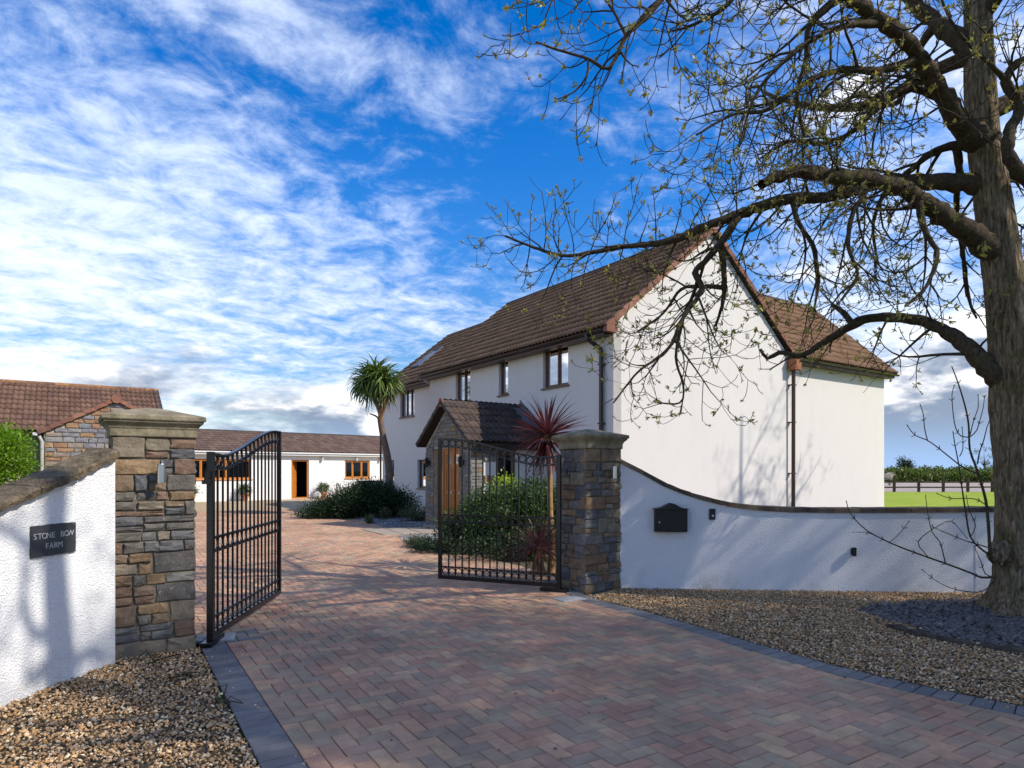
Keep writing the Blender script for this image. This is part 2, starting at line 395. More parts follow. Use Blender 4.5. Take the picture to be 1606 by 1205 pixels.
m, t, b = mat('ground_cover', 0.97, 0.1)
v = t.pos()
n1 = t.noise(v, 0.25, 5, 0.6); n2 = t.noise(v, 14, 4, 0.7)
c = t.ramp(n1, [(0.35, (0.12, 0.15, 0.045)), (0.65, (0.19, 0.20, 0.08))])
t.l.new(t.mix(t.map(n2, 0.3, 0.7, 0.0, 0.5), c, (0.13, 0.13, 0.06)), b.inputs['Base Color'])
m, t, b = mat('lawn_grass', 0.95, 0.1)
v = t.pos()
n1 = t.noise(v, 0.45, 5, 0.6); n2 = t.noise(t.vmath('MULTIPLY', v, (0.5, 4.0, 1.0)), 0.9, 6, 0.75)
c = t.ramp(n1, [(0.3, (0.225, 0.300, 0.030)), (0.7, (0.340, 0.385, 0.055))])
t.l.new(t.mix(t.map(n2, 0.35, 0.7, 0.0, 0.6), c, (0.19, 0.28, 0.018)), b.inputs['Base Color'])
t.l.new(t.bump(n2, 0.6, 0.03), b.inputs['Normal'])
m, t, b = mat('yard_gravel', 0.95, 0.15)
v = t.pos()
n1 = t.noise(v, 0.9, 5, 0.65); n2 = t.voronoi(v, 34.0, 'F1', 'Color')
c = t.ramp(n1, [(0.3, (0.44, 0.33, 0.20)), (0.7, (0.54, 0.42, 0.27))])
t.l.new(t.mix(0.35, c, t.hsv(n2, 0.5, 0.25, 0.7), 'MULTIPLY'), b.inputs['Base Color'])
t.l.new(t.bump(t.voronoi(v, 34.0), 0.5, 0.02), b.inputs['Normal'])
M = MATS

# ------------------------------------------------------------------ mesh helpers
def mesh_np(name, verts, faces, smooth=False):
    """verts (n,3); faces: list of index arrays, each (k, m) with m corners"""
    me = bpy.data.meshes.new(name)
    verts = np.asarray(verts, dtype=np.float32)
    me.vertices.add(len(verts)); me.vertices.foreach_set('co', verts.ravel())
    if not isinstance(faces, list): faces = [faces]
    faces = [np.asarray(f, dtype=np.int32) for f in faces if len(f)]
    nl = sum(f.size for f in faces); nf = sum(len(f) for f in faces)
    me.loops.add(nl); me.loops.foreach_set('vertex_index', np.concatenate([f.ravel() for f in faces]))
    sizes = np.concatenate([np.full(len(f), f.shape[1], dtype=np.int32) for f in faces])
    starts = np.concatenate([[0], np.cumsum(sizes)[:-1]]).astype(np.int32)
    me.polygons.add(nf); me.polygons.foreach_set('loop_start', starts)
    me.polygons.foreach_set('loop_total', sizes)
    if smooth: me.polygons.foreach_set('use_smooth', np.ones(nf, dtype=bool))
    me.update(calc_edges=True); me.validate()
    return me

def link(name, me, m, parent=None, loc=None, mw=None):
    o = bpy.data.objects.new(name, me)
    if m is not None and me is not None and not me.materials:
        me.materials.append(M[m] if isinstance(m, str) else m)
    COL.objects.link(o)
    if parent is not None: o.parent = parent
    if mw is not None: o.matrix_local = mw
    elif loc is not None: o.location = loc
    return o

class MB:
    """collects polygons for ONE mesh object"""
    def __init__(s): s.v = []; s.f = []
    def add(s, vs, fs):
        k = len(s.v); s.v += [tuple(v) for v in vs]; s.f += [tuple(i + k for i in f) for f in fs]; return s
    def box(s, a, b, bev=0.0):
        (x0, y0, z0), (x1, y1, z1) = a, b
        if bev <= 0:
            return s.add([(x0, y0, z0), (x1, y0, z0), (x1, y1, z0), (x0, y1, z0), (x0, y0, z1), (x1, y0, z1), (x1, y1, z1), (x0, y1, z1)],
                         [(0, 3, 2, 1), (4, 5, 6, 7), (0, 1, 5, 4), (1, 2, 6, 5), (2, 3, 7, 6), (3, 0, 4, 7)])
        bm = bmesh.new(); bmesh.ops.create_cube(bm, size=1)
        for v in bm.verts: v.co = Vector(((x0 + x1) / 2 + v.co.x * (x1 - x0), (y0 + y1) / 2 + v.co.y * (y1 - y0), (z0 + z1) / 2 + v.co.z * (z1 - z0)))
        bmesh.ops.bevel(bm, geom=bm.edges[:], offset=bev, segments=2, affect='EDGES', profile=0.6)
        bm.verts.index_update()
        s.add([v.co[:] for v in bm.verts], [tuple(v.index for v in f.verts) for f in bm.faces]); bm.free(); return s
    def prism(s, outline, vec):
        """outline: 3-D loop, swept by vec"""
        n = len(outline); vec = Vector(vec)
        a = [Vector(p) for p in outline]; b = [p + vec for p in a]
        return s.add(a + b, [tuple(reversed(range(n))), tuple(range(n, 2 * n))] + [(i, (i + 1) % n, n + (i + 1) % n, n + i) for i in range(n)])
    def tube(s, pts, r, n=8, cap=True):
        v, f = tube_arr([Vector(p) for p in pts], r if hasattr(r, '__len__') else [r] * len(pts), n)
        k = len(s.v); s.v += [tuple(x) for x in v]; s.f += [tuple(int(i) + k for i in q) for q in f]
        if cap:
            s.f.append(tuple(reversed(range(k, k + n)))); s.f.append(tuple(range(k + len(v) - n, k + len(v))))
        return s
    def rings(s, rings, cap=True):
        """loft of equal-length loops"""
        k = len(s.v); n = len(rings[0])
        for r in rings: s.v += [tuple(p) for p in r]
        for i in range(len(rings) - 1):
            for j in range(n):
                a = k + i * n + j; b_ = k + i * n + (j + 1) % n
                s.f.append((a, b_, b_ + n, a + n))
        if cap:
            s.f.append(tuple(reversed(range(k, k + n)))); s.f.append(tuple(range(k + (len(rings) - 1) * n, k + len(rings) * n)))
        return s
    def mesh(s, name, smooth=False):
        me = bpy.data.meshes.new(name); me.from_pydata(s.v, [], s.f)
        if smooth: me.polygons.foreach_set('use_smooth', [True] * len(me.polygons))
        me.update(); return me
    def build(s, name, m, parent=None, smooth=False, loc=None):
        return link(name, s.mesh(name, smooth), m, parent, loc)

def tube_arr(pts, radii, n=6):
    """swept tube by parallel transport: (verts, quad faces) arrays"""
    P = np.array([tuple(p) for p in pts], dtype=float); k = len(P)
    T = np.empty_like(P); T[1:-1] = P[2:] - P[:-2]; T[0] = P[1] - P[0]; T[-1] = P[-1] - P[-2]
    T /= np.linalg.norm(T, axis=1)[:, None] + 1e-9
    u = np.cross(T[0], (0.31, 0.52, 0.79)); u /= np.linalg.norm(u) + 1e-9
    ang = np.arange(n) * 2 * math.pi / n; ca, sa = np.cos(ang), np.sin(ang)
    V = np.empty((k, n, 3))
    for i in range(k):
        u = u - T[i] * u.dot(T[i]); u /= np.linalg.norm(u) + 1e-9
        w = np.cross(T[i], u)
        V[i] = P[i] + radii[i] * (ca[:, None] * u + sa[:, None] * w)
    i, j = np.meshgrid(np.arange(k - 1), np.arange(n), indexing='ij')
    a = i * n + j; b = i * n + (j + 1) % n
    return V.reshape(-1, 3), np.stack([a, b, b + n, a + n], -1).reshape(-1, 4)

def tag(o, label=None, cat=None, group=None, kind=None):
    if label: o['label'] = label
    if cat: o['category'] = cat
    if group: o['group'] = group
    if kind: o['kind'] = kind
    return o
def empty(name, loc=(0, 0, 0), rz=0.0):
    o = bpy.data.objects.new(name, None); o.empty_display_size = 0.2
    o.location = loc; o.rotation_euler = (0, 0, rz); COL.objects.link(o); return o
def copy_tree(o, parent=None):
    c = o.copy(); COL.objects.link(c); c.parent = parent
    for ch in o.children: copy_tree(ch, c)
    return c
def stamp(proto_v, proto_f, mats4):
    """joins many placed copies of one small mesh: verts, faces"""
    A = np.asarray(mats4); pv = np.c_[proto_v, np.ones(len(proto_v))]
    V = np.einsum('nij,kj->nki', A[:, :3, :], pv).reshape(-1, 3)
    F_ = []
    off = (np.arange(len(A)) * len(proto_v))[:, None, None]
    for f in proto_f: F_.append((f[None] + off).reshape(-1, f.shape[1]))
    return V, F_

def near_first(locs):
    return np.argsort(np.linalg.norm(np.asarray(locs) - CAMP, axis=1))

# ------------------------------------------------------------------ setting: ground sheets
def sheet(name, pts, z, m, label, cat, kind='structure'):
    mb = MB(); mb.add([(p[0], p[1], z) for p in pts], [tuple(range(len(pts)))])
    o = mb.build(name, m); tag(o, label, cat, kind=kind); return o
mb = MB(); mb.add([(-2500, -300, -0.03), (2500, -300, -0.03), (2500, 4000, -0.03), (-2500, 4000, -0.03)], [(0, 1, 2, 3)])
tag(mb.build('ground', 'ground_cover'), 'flat rough ground running out to the horizon', 'ground', kind='structure')

R0 = Vector((1.384, 8.227, 0))                         # back foot of the right pillar, where the right garden wall starts
WD = Vector((0.9972, -0.074, 0)).normalized()          # direction of the right garden wall
sheet('lawn', [(12.5, 8.4), (60, 8.4), (75, 45.5), (8, 45.5), (11.5, 22.5), (15, 20.5)], -0.012, 'lawn_grass', 'bright green mown lawn beyond the right garden wall', 'lawn')
sheet('riding_arena', [(5, 45.9), (90, 45.9), (100, 84), (5, 84)], -0.018, 'bare_soil', 'pale bare ground between the paddock rail fence and the hedge', 'arena')
sheet('gravel_yard', [(-22, 20.5), (-6.2, 24.6), (-2.5, 25.2), (-2.0, 44), (-34, 44), (-34, 20)], -0.010, 'yard_gravel', 'golden gravel yard in front of the long white outbuilding', 'yard')
sheet('planting_bed', [(1.0, 8.55), (12.4, 8.0), (14.9, 20.4), (11.4, 22.4), (3.0, 14.9), (-1.0, 18.5), (-7.0, 27.0), (-8.0, 26.0), (-6.6, 22.6), (-4.6, 19.9), (-3.4, 17.3), (-2.2, 13.6), (-1.9, 12.4), (-0.9, 11.2), (0.0, 10.0), (0.62, 9.1)], -0.006, 'earth', 'earth planting bed along the front of the house', 'flower bed')

# ------------------------------------------------------------------ driveway of herringbone block paving
PU = Vector((-0.524, 0.852, 0)).normalized(); PV = Vector((PU.y, -PU.x, 0))   # along the left edge / across the drive
PO = ground(360, 1108.5)                                                     # a point on the outer left edge
EDGE = [(0.62, 8.9), (0.95, 7.62), (1.35, 6.99), (1.80, 6.19), (2.15, 5.52), (2.446, 5.02), (2.72, 4.65), (2.98, 4.36), (3.24, 4.11), (3.75, 3.72), (4.6, 3.25), (6.2, 2.6)]
EDGE = [Vector((x, y, 0)) for x, y in EDGE]
def smooth_line(pts, step):
    """even re-sampling of a Catmull-Rom curve through pts"""
    P = [pts[0] * 2 - pts[1]] + list(pts) + [pts[-1] * 2 - pts[-2]]
    out = []
    for i in range(1, len(P) - 2):
        for k in range(24):
            s_ = k / 24; a, b, c, d_ = P[i - 1], P[i], P[i + 1], P[i + 2]
            out.append(0.5 * ((2 * b) + (c - a) * s_ + (2 * a - 5 * b + 4 * c - d_) * s_ ** 2 + (3 * b - a - 3 * c + d_) * s_ ** 3))
    out.append(P[-2])
    L = [0.0]
    for i in range(1, len(out)): L.append(L[-1] + (out[i] - out[i - 1]).length)
    res = []; n = max(2, round(L[-1] / step)); j = 0
    for k in range(n + 1):
        t_ = L[-1] * k / n
        while j < len(L) - 2 and L[j + 1] < t_: j += 1
        f_ = (t_ - L[j]) / max(1e-9, L[j + 1] - L[j]); res.append(out[j].lerp(out[j + 1], f_))
    return res
edge_pts = smooth_line(EDGE, 0.106)
# right-hand limit of the paving beyond the gate
INNER = [Vector(p) for p in ((0.62, 8.9, 0), (0.55, 9.3, 0), (0.1, 10.2, 0), (-0.75, 11.4, 0), (-1.85, 12.6, 0), (-2.15, 13.6, 0), (-3.3, 17.2, 0), (-4.5, 19.9, 0), (-6.5, 22.6, 0), (-8.2, 25.0, 0))]
inner_pts = smooth_line(INNER, 0.35)
def to_ab(p): q = p - PO; return q.dot(PU), q.dot(PV)
def from_ab(a, b_): return PO + PU * a + PV * b_
A_GATE = to_ab(Vector((-2.70, 5.62, 0)))[0]
# outline of the sand bed under the blocks
base = [from_ab(-4.6, 0), from_ab(A_GATE, 0), Vector((-3.2, 5.9, 0)), Vector((-4.4, 7.4, 0)), Vector((-9.5, 15.0, 0)), Vector((-13.5, 21.5, 0)), Vector((-8.2, 25.0, 0))] + list(reversed(inner_pts[:-1])) + edge_pts[1:] + [Vector((6.4, -0.2, 0)), Vector((0.4, -1.2, 0))]
mb = MB(); mb.add([(p.x, p.y, -0.004) for p in base], [tuple(range(len(base)))])
drive = tag(mb.build('driveway', 'sand_joint'), 'herringbone block paved driveway running in through the open gates', 'driveway', kind='structure')

def clip_half(poly, p0, nrm):
    """keeps the side of the line through p0 that nrm points to"""
    o = []
    for i in range(len(poly)):
        a, b_ = poly[i], poly[(i + 1) % len(poly)]
        da, db = (a - p0).dot(nrm), (b_ - p0).dot(nrm)
        if da >= 0: o.append(a)
        if (da > 0) != (db > 0) and abs(da - db) > 1e-9: o.append(a.lerp(b_, da / (da - db)))
    return o
def tight(poly):
    o = []
    for p in poly:
        if not o or (p - o[-1]).length > 0.004: o.append(p)
    if len(o) > 1 and (o[0] - o[-1]).length < 0.004: o.pop()
    return o
def area(poly):
    return abs(sum(poly[i].x * poly[(i + 1) % len(poly)].y - poly[(i + 1) % len(poly)].x * poly[i].y for i in range(len(poly)))) / 2
def inset(poly, dd):
    n = len(poly); c = sum(poly, Vector()) / n; o = []
    for i in range(n):
        p = poly[i]; e1 = (poly[i] - poly[i - 1]).normalized(); e2 = (poly[(i + 1) % n] - poly[i]).normalized()
        s_ = 1.0 if (poly[(i + 1) % n] - poly[i - 1]).cross(c - p).z > 0 else -1.0
        n1 = Vector((-e1.y, e1.x, 0)) * s_; n2 = Vector((-e2.y, e2.x, 0)) * s_
        bis = n1 + n2; k = dd / max(0.35, bis.length ** 2 / 2)
        o.append(p + bis * k)
    return o
def block_geom(poly, z):
    """top with a chamfer and short sides; poly in world xy, counter-clockwise"""
    n = len(poly); tp = inset(poly, 0.0045)
    tilt = Vector((random.gauss(0, 0.006), random.gauss(0, 0.006), 0)); c = sum(poly, Vector()) / n
    V = [(p.x, p.y, -0.003) for p in poly] + [(p.x, p.y, z - 0.0045 + tilt.dot(p - c)) for p in poly] + [(p.x, p.y, z + tilt.dot(p - c)) for p in tp]
    Fs = [(i, (i + 1) % n, n + (i + 1) % n, n + i) for i in range(n)] + [(n + i, n + (i + 1) % n, 2 * n + (i + 1) % n, 2 * n + i) for i in range(n)] + [tuple(range(2 * n, 3 * n))]
    return V, Fs

# gather every block outline first
right_poly = inner_pts
def right_clip(poly):
    """cuts a block against the inner side of the right-hand edging"""
    c = sum(poly, Vector()) / len(poly)
    best, bd = None, 1e9
    for line, w in ((edge_pts, 0.207), (inner_pts, 0.105)):
        for i in range(len(line) - 1):
            m_ = (line[i] + line[i + 1]) / 2; dd = (m_ - c).length_squared
            if dd < bd: bd = dd; best = (line[i], line[i + 1], w, line is inner_pts)
    a, b_, w, inner = best
    t_ = (b_ - a).normalized(); nrm = Vector((-t_.y, t_.x, 0))
    mid_ = Vector((0.0, 2.6, 0)) if not inner else Vector((-9.0, 14.0, 0))
    if not inner: nrm = Vector((t_.y, -t_.x, 0))
    else: nrm = Vector((-t_.y, t_.x, 0))
    if nrm.dot(mid_ - a) < 0: nrm = -nrm
    if bd > 1.2: return poly if nrm.dot(c - a) > 0 else []
    return clip_half(poly, a + nrm * w, nrm)
blocks = []; blue = []
U = 0.1015
def poly_ab(a0, b0, a1, b1, g=0.0022):
    return [from_ab(a0 + g, b0 + g), from_ab(a0 + g, b1 - g), from_ab(a1 - g, b1 - g), from_ab(a1 - g, b0 + g)]
B0 = 2.05 * U                                             # width of the left edging
far_left = [(Vector((-3.25, 5.95, 0)), Vector((-13.5, 21.5, 0)))]
pad = lambda a_, b_: A_GATE - 1.5 * U < a_ < A_GATE + 3.0 * U and b_ < 5.0 * U
for i in range(-62, 215):
    for j in range(-70, 66):
        q = (i - j) % 4
        if q == 0: r = (i, j, i + 2, j + 1)
        elif q == 3: r = (i, j, i + 1, j + 2)
        else: continue
        a0, b0, a1, b1 = r[0] * U, B0 + r[1] * U, r[2] * U, B0 + r[3] * U
        ac, bc = (a0 + a1) / 2, (b0 + b1) / 2
        c = from_ab(ac, bc)
        if c.y < 2.2 or c.y > 25.6: continue
        if ac < A_GATE + 1.2 * U and b0 < B0 - 1e-6: 
            if b1 <= B0 + 1e-6: continue
            b0 = B0
        if c.x < -3.1 and (c - Vector((-3.3, 5.75, 0))).dot(Vector((0.83, 0.55, 0))) < 0: continue
        if c.x / max(c.y, 1) < -0.72 or c.x / c.y > 1.15: continue
        if c.y > 22 and (c - Vector((-13.5, 21.5, 0))).dot(Vector((0.55, -0.84, 0))) < -0.6: continue
        poly = tight(right_clip(poly_ab(a0, b0, a1, b1)))
        if len(poly) < 3 or area(poly) < 0.0022: continue
        (blue if pad(ac, bc) and bc > B0 else blocks).append(poly)
# soldier course down the left edge, and the double course along the right curve
a_ = -4.4
while a_ < A_GATE + 1.0 * U:
    p = poly_ab(a_, 0.0, a_ + U, B0, 0.0034); a_ += U
    if p[0].y > 2.2: blue.append(p)
for line, w, step in ((edge_pts, 0.205, 2),):
    for k in range(len(line) - 1):
        t0 = (line[min(k + 1, len(line) - 1)] - line[max(k - 1, 0)]).normalized(); t1 = (line[min(k + 2, len(line) - 1)] - line[k]).normalized()
        n0 = Vector((t0.y, -t0.x, 0)); n1 = Vector((t1.y, -t1.x, 0))
        if n0.dot(Vector((0, 2.6, 0)) - line[k]) < 0: n0 = -n0; n1 = -n1
        g = t0 * 0.0034
        p = [line[k] + g, line[k + 1] - g, line[k + 1] - g + n1 * 0.203, line[k] + g + n0 * 0.203]
        blue.append(p)
for k in range(len(inner_pts) - 1):
    a, b_ = inner_pts[k], inner_pts[k + 1]; t_ = (b_ - a).normalized(); nn = Vector((t_.y, -t_.x, 0))
    if nn.dot(Vector((-9, 14, 0)) - a) < 0: nn = -nn
    blocks.append([a + t_ * 0.003, b_ - t_ * 0.003, b_ - t_ * 0.003 + nn * 0.1, a + t_ * 0.003 + nn * 0.1])
def ccw(p):
    s_ = sum(p[i].x * p[(i + 1) % len(p)].y - p[(i + 1) % len(p)].x * p[i].y for i in range(len(p)))
    return p if s_ > 0 else list(reversed(p))
def lay(polys, name, m, n_single):
    polys = [ccw(p) for p in polys]
    cs = [sum(p, Vector()) / len(p) for p in polys]
    vis = [abs(c.x) < 0.80 * c.y and c.y > 3.05 for c in cs]
    order = sorted(range(len(polys)), key=lambda i: (not vis[i], cs[i].length))
    V = []; Fs = []
    for k, i in enumerate(order):
        z = 0.008 + random.gauss(0, 0.0011)
        v, f = block_geom(polys[i], z)
        if k < n_single:
            c = cs[i]; me = bpy.data.meshes.new(name)
            me.from_pydata([(x - c.x, y - c.y, zz) for x, y, zz in v], [], f); me.update()
            link(name, me, m, drive, (c.x, c.y, 0))
        else:
            o_ = len(V); V += v; Fs += [tuple(q + o_ for q in x) for x in f]
    if V:
        me = bpy.data.meshes.new(name + '_field'); me.from_pydata(V, [], Fs); me.update()
        tag(link(name + '_field', me, m + '_joined', drive), kind='stuff')
lay(blocks, 'paver', 'paver', 299)
lay(blue, 'blue_paver', 'blue_paver', 299)
# pale stone pads under the two gate hinges
for (pp, ang) in ((ground(338, 1002), 0.35), (ground(893, 941), 0.55)):
    mb = MB(); mb.box((-0.16, -0.12, 0.0), (0.16, 0.12, 0.018), 0.004)
    o = mb.build('hinge_slab', 'pale_slab', drive, loc=(pp.x, pp.y, 0)); o.rotation_euler = (0, 0, ang)
# stone path to the porch door, in its own slabs
path = tag(empty('garden_path', (-2.9, 15.6, 0), 0.0), 'pale slab path from the driveway to the porch door', 'path', kind='structure')
pa, pb, pc, pd_ = Vector((-1.75, 17.35, 0)), Vector((-1.35, 15.9, 0)), Vector((-2.95, 14.9, 0)), Vector((-3.9, 16.6, 0))
for i in range(4):
    for j in range(2):
        l0 = lambda f, g: pa.lerp(pd_, f).lerp(pb.lerp(pc, f), g)
        q = [l0(i / 4 + .006, j / 2 + .008), l0((i + 1) / 4 - .006, j / 2 + .008), l0((i + 1) / 4 - .006, (j + 1) / 2 - .008), l0(i / 4 + .006, (j + 1) / 2 - .008)]
        v, f = block_geom(ccw([Vector((p.x + 2.9, p.y - 15.6, 0)) for p in q]), 0.022)
        me = bpy.data.meshes.new('paving_slab'); me.from_pydata(v, [], f); me.update(); link('paving_slab', me, 'path_slab', path)

# ------------------------------------------------------------------ loose gravel and slate
def in_poly(X, Y, poly):
    inside = np.zeros(len(X), bool); n = len(poly)
    for i in range(n):
        (x0, y0), (x1, y1) = poly[i], poly[(i + 1) % n]
        c = ((y0 > Y) != (y1 > Y)) & (X < (x1 - x0) * (Y - y0) / (y1 - y0 + 1e-12) + x0)
        inside ^= c
    return inside
def pebble_proto(seed, flat):
    if flat < 0.5:
        V = np.array([(1, 0, 0), (0, 1, 0), (-1, 0, 0), (0, -1, 0), (0.1, 0.1, 1), (0, 0, -1)], float); r_ = np.random.default_rng(seed); V *= (1 + r_.uniform(-0.3, 0.3, (6, 1))); V *= np.array([1.0, 0.8, flat * 1.1])
        return V, [np.array([[i, (i + 1) % 4, 4] for i in range(4)] + [[(i + 1) % 4, i, 5] for i in range(4)])]
    bm = bmesh.new(); bmesh.ops.create_icosphere(bm, subdivisions=1, radius=1.0)
    r_ = np.random.default_rng(seed)
    V = np.array([v.co[:] for v in bm.verts]); bm.verts.index_update()
    Fc = np.array([[v.index for v in f.verts] for f in bm.faces]); bm.free()
    V *= (1 + r_.uniform(-0.28, 0.28, (len(V), 1))); V *= np.array([1.0, r_.uniform(0.6, 0.9), flat])
    return V, [Fc]
def scatter(name, poly, n, smin, smax, flat, m, label, cat, zbase=0.0, parent=None, heap=None, keep=None):
    P = np.array(poly); lo, hi = P.min(0), P.max(0)
    X = rng.uniform(lo[0], hi[0], n * 3); Y = rng.uniform(lo[1], hi[1], n * 3)
    k = in_poly(X, Y, poly)
    if keep is not None: k &= keep(X, Y)
    X, Y = X[k][:n], Y[k][:n]; N = len(X)
    S = rng.uniform(smin, smax, N) * rng.choice([0.7, 1.0, 1.0, 1.35], N)
    Z = zbase + S * flat * 0.4 + rng.uniform(0, 0.012, N)
    if heap is not None: Z += heap(X, Y)
    a, tx, ty = rng.uniform(0, 6.283, N), rng.normal(0, 0.35, N), rng.normal(0, 0.35, N)
    Ms = np.zeros((N, 4, 4)); ca, sa = np.cos(a), np.sin(a)
    Ms[:, 0, 0] = ca; Ms[:, 0, 1] = -sa; Ms[:, 1, 0] = sa; Ms[:, 1, 1] = ca; Ms[:, 2, 2] = 1
    Ms[:, 2, 0] = tx; Ms[:, 2, 1] = ty; Ms[:, 0, 2] = -tx; Ms[:, 1, 2] = -ty
    Ms[:, :3, :3] *= S[:, None, None]; Ms[:, 0, 3] = X; Ms[:, 1, 3] = Y; Ms[:, 2, 3] = Z; Ms[:, 3, 3] = 1
    VV, FF, off = [], [], 0
    protos = 5
    for q in range(protos):
        sel = Ms[q::protos]
        pv, pf = pebble_proto(q + 3, flat) if flat > 0.2 else chip_proto(q + 3)
        v, f = stamp(pv, pf, sel); VV.append(v); FF += [x + off for x in f]; off += len(v)
    sizes = {}
    for f in FF: sizes.setdefault(f.shape[1], []).append(f)
    me = mesh_np(name, np.concatenate(VV), [np.concatenate(x) for x in sizes.values()])
    return tag(link(name, me, m, parent), label, cat, kind='stuff')
def chip_proto(seed):
    r_ = np.random.default_rng(seed); n = 5
    a = np.sort(r_.uniform(0, 6.283, n)); rad = r_.uniform(0.6, 1.0, n)
    top = np.c_[np.cos(a) * rad, np.sin(a) * rad * 0.6, np.full(n, 0.10)]; bot = top.copy(); bot[:, 2] = -0.10; bot[:, :2] *= 1.05
    q = np.array([[i, (i + 1) % n, n + (i + 1) % n, n + i] for i in range(n)])
    return np.r_[bot, top], [q, np.array([[n + i for i in range(n)]])]
wl = lambda s_: tuple((R0 + WD * s_).xy)
left_poly = [tuple(from_ab(-4.6, -0.01).xy), tuple(from_ab(A_GATE - 0.2, -0.01).xy), (-2.60, 5.46), (-3.16, 5.10), (-3.22, 4.09), (-3.30, 2.0), (-1.5, 1.0)]
e_in = [(p.x + 0.005, p.y) for p in edge_pts if p.y < 8.0]
right_gravel = [(0.97, 7.75)] + e_in[1:] + [(7.6, 3.2), (9.5, 7.4), wl(7.8), wl(0.0)]
mb = MB(); mb.add([(p[0], p[1], -0.003) for p in left_poly], [tuple(range(len(left_poly)))])
tag(mb.build('gravel_border', 'earth'), 'earth under the loose gravel beside the left garden wall', 'border', kind='structure')
mb = MB(); mb.add([(p[0], p[1], -0.0035) for p in right_gravel], [tuple(range(len(right_gravel)))])
tag(mb.build('gravel_border', 'earth'), 'earth under the loose gravel at the foot of the right garden wall', 'border', kind='structure')
scatter('gravel', left_poly, 24000, 0.0058, 0.0125, 0.55, 'pebble', 'loose golden gravel between the left garden wall and the driveway', 'gravel', 0.004)
BED_C = np.array([5.35, 6.25])
def wob(A): return 1 + 0.07 * np.sin(3 * A + .6) + 0.05 * np.sin(7 * A + 2.) + 0.03 * np.sin(13 * A)
def out_bed(X, Y):
    u_, v_ = (X - BED_C[0]) / 1.70, (Y - BED_C[1]) / 1.22; return np.hypot(u_, v_) > wob(np.arctan2(v_, u_)) * (0.93 + 0.05 * rng.random(len(X)))
scatter('gravel', right_gravel, 85000, 0.0062, 0.0125, 0.48, 'pebble', 'loose brown gravel between the right garden wall and the driveway curve', 'gravel', 0.004, keep=out_bed)
ell = lambda s_, n=72: [(BED_C[0] + 1.70 * s_ * wob(a) * math.cos(a), BED_C[1] + 1.22 * s_ * wob(a) * math.sin(a)) for a in np.linspace(0, 2 * math.pi, n, endpoint=False)]
heap = lambda X, Y: 0.02 * np.clip(1 - ((X - BED_C[0]) / 1.70) ** 2 - ((Y - BED_C[1]) / 1.22) ** 2, 0, 1)
mb = MB()
ringsz = [[(x, y, zz) for x, y in ell(s_)] for s_, zz in ((1.0, -0.002), (0.96, 0.006), (0.8, 0.012), (0.5, 0.02), (0.05, 0.025))]
mb.rings(ringsz); tag(mb.build('slate_bed', 'earth', smooth=True), 'low mounded earth bed round the foot of the ash tree', 'flower bed', kind='structure')
scatter('slate_chippings', ell(1.0), 8500, 0.016, 0.05, 0.1, 'slate_chip', 'purple slate chippings spread round the foot of the ash tree', 'slate chippings', 0.012, heap=heap)
# rough stones edging the slate bed
bed = tag(empty('bed_edging', (BED_C[0], BED_C[1], 0)), 'rough dark stones ringing the slate bed under the ash tree', 'edging')
ang = 3.25
while ang < 5.3:
    L_ = random.uniform(0.22, 0.42); x, y = 1.74 * math.cos(ang), 1.26 * math.sin(ang)
    tv = Vector((-1.74 * math.sin(ang), 1.26 * math.cos(ang), 0)); step = L_ / tv.length; tv.normalize()
    mb = MB(); nv = Vector((-tv.y, tv.x, 0)); rr = []
    for k in range(6):
        f = k / 5; w = 0.075 * (1 - abs(2 * f - 1) ** 3 * 0.6) * random.uniform(0.8, 1.2); h_ = 0.042 * random.uniform(0.7, 1.25) * (1 - abs(2 * f - 1) ** 4 * 0.5)
        c = tv * ((f - 0.5) * L_ * 1.04)
        rr.append([c + nv * w, c + nv * w * 0.8 + Vector((0, 0, h_)), c - nv * w * 0.7 + Vector((0, 0, h_ * random.uniform(0.8, 1.1))), c - nv * w, c - nv * w * 0.8 - Vector((0, 0, 0.02)), c + nv * w * 0.8 - Vector((0, 0, 0.02))])
    mb.rings(rr); mb.build('stone', 'bed_edging', bed, loc=(x, y, 0.0)); ang += step * 1.03
# cool grey gravel in the bed by the sprawling shrub
scatter('grey_gravel', [(-6.4, 22.3), (-4.5, 19.5), (-3.35, 17.0), (-2.0, 17.6), (-2.6, 19.5), (-4.6, 22.0)], 5500, 0.015, 0.032, 0.6, 'grey_pebble', 'grey gravel round the sprawling dark shrub beside the path', 'gravel', 0.0)
scatter('grey_gravel', [(-2.6, 14.8), (-1.9, 12.7), (-0.8, 13.0), (-1.2, 15.6)], 2200, 0.012, 0.028, 0.6, 'grey_pebble', 'strip of grey gravel between the slab path and the shrubs behind the right gate', 'gravel', 0.0)

# stray stones kicked onto the blocks along both edges, and a few fallen leaves
stray = []
for k in range(130):
    if k % 2: p = from_ab(random.uniform(-4, A_GATE), abs(random.gauss(0, .16)))
    else: i = random.randrange(3, len(edge_pts) - 1); p = edge_pts[i] + Vector((-1, -.5, 0)).normalized() * abs(random.gauss(0, .14))
    stray.append(p)
Ms = []
for p in stray:
    s_ = random.uniform(.004, .010); m_ = np.eye(4); a = random.uniform(0, 6.28); m_[:3, :3] = np.array([[math.cos(a), -math.sin(a), 0], [math.sin(a), math.cos(a), 0], [0, 0, 1]]) * s_; m_[:3, 3] = (p.x, p.y, .012); Ms.append(m_)
pv, pf = pebble_proto(9, .55); v, f = stamp(pv, pf, Ms)
tag(link('stray_gravel', mesh_np('stray_gravel', v, f), 'pebble'), 'stray pebbles kicked onto the edges of the paved drive', 'gravel', kind='stuff')
V = []; Fq = []
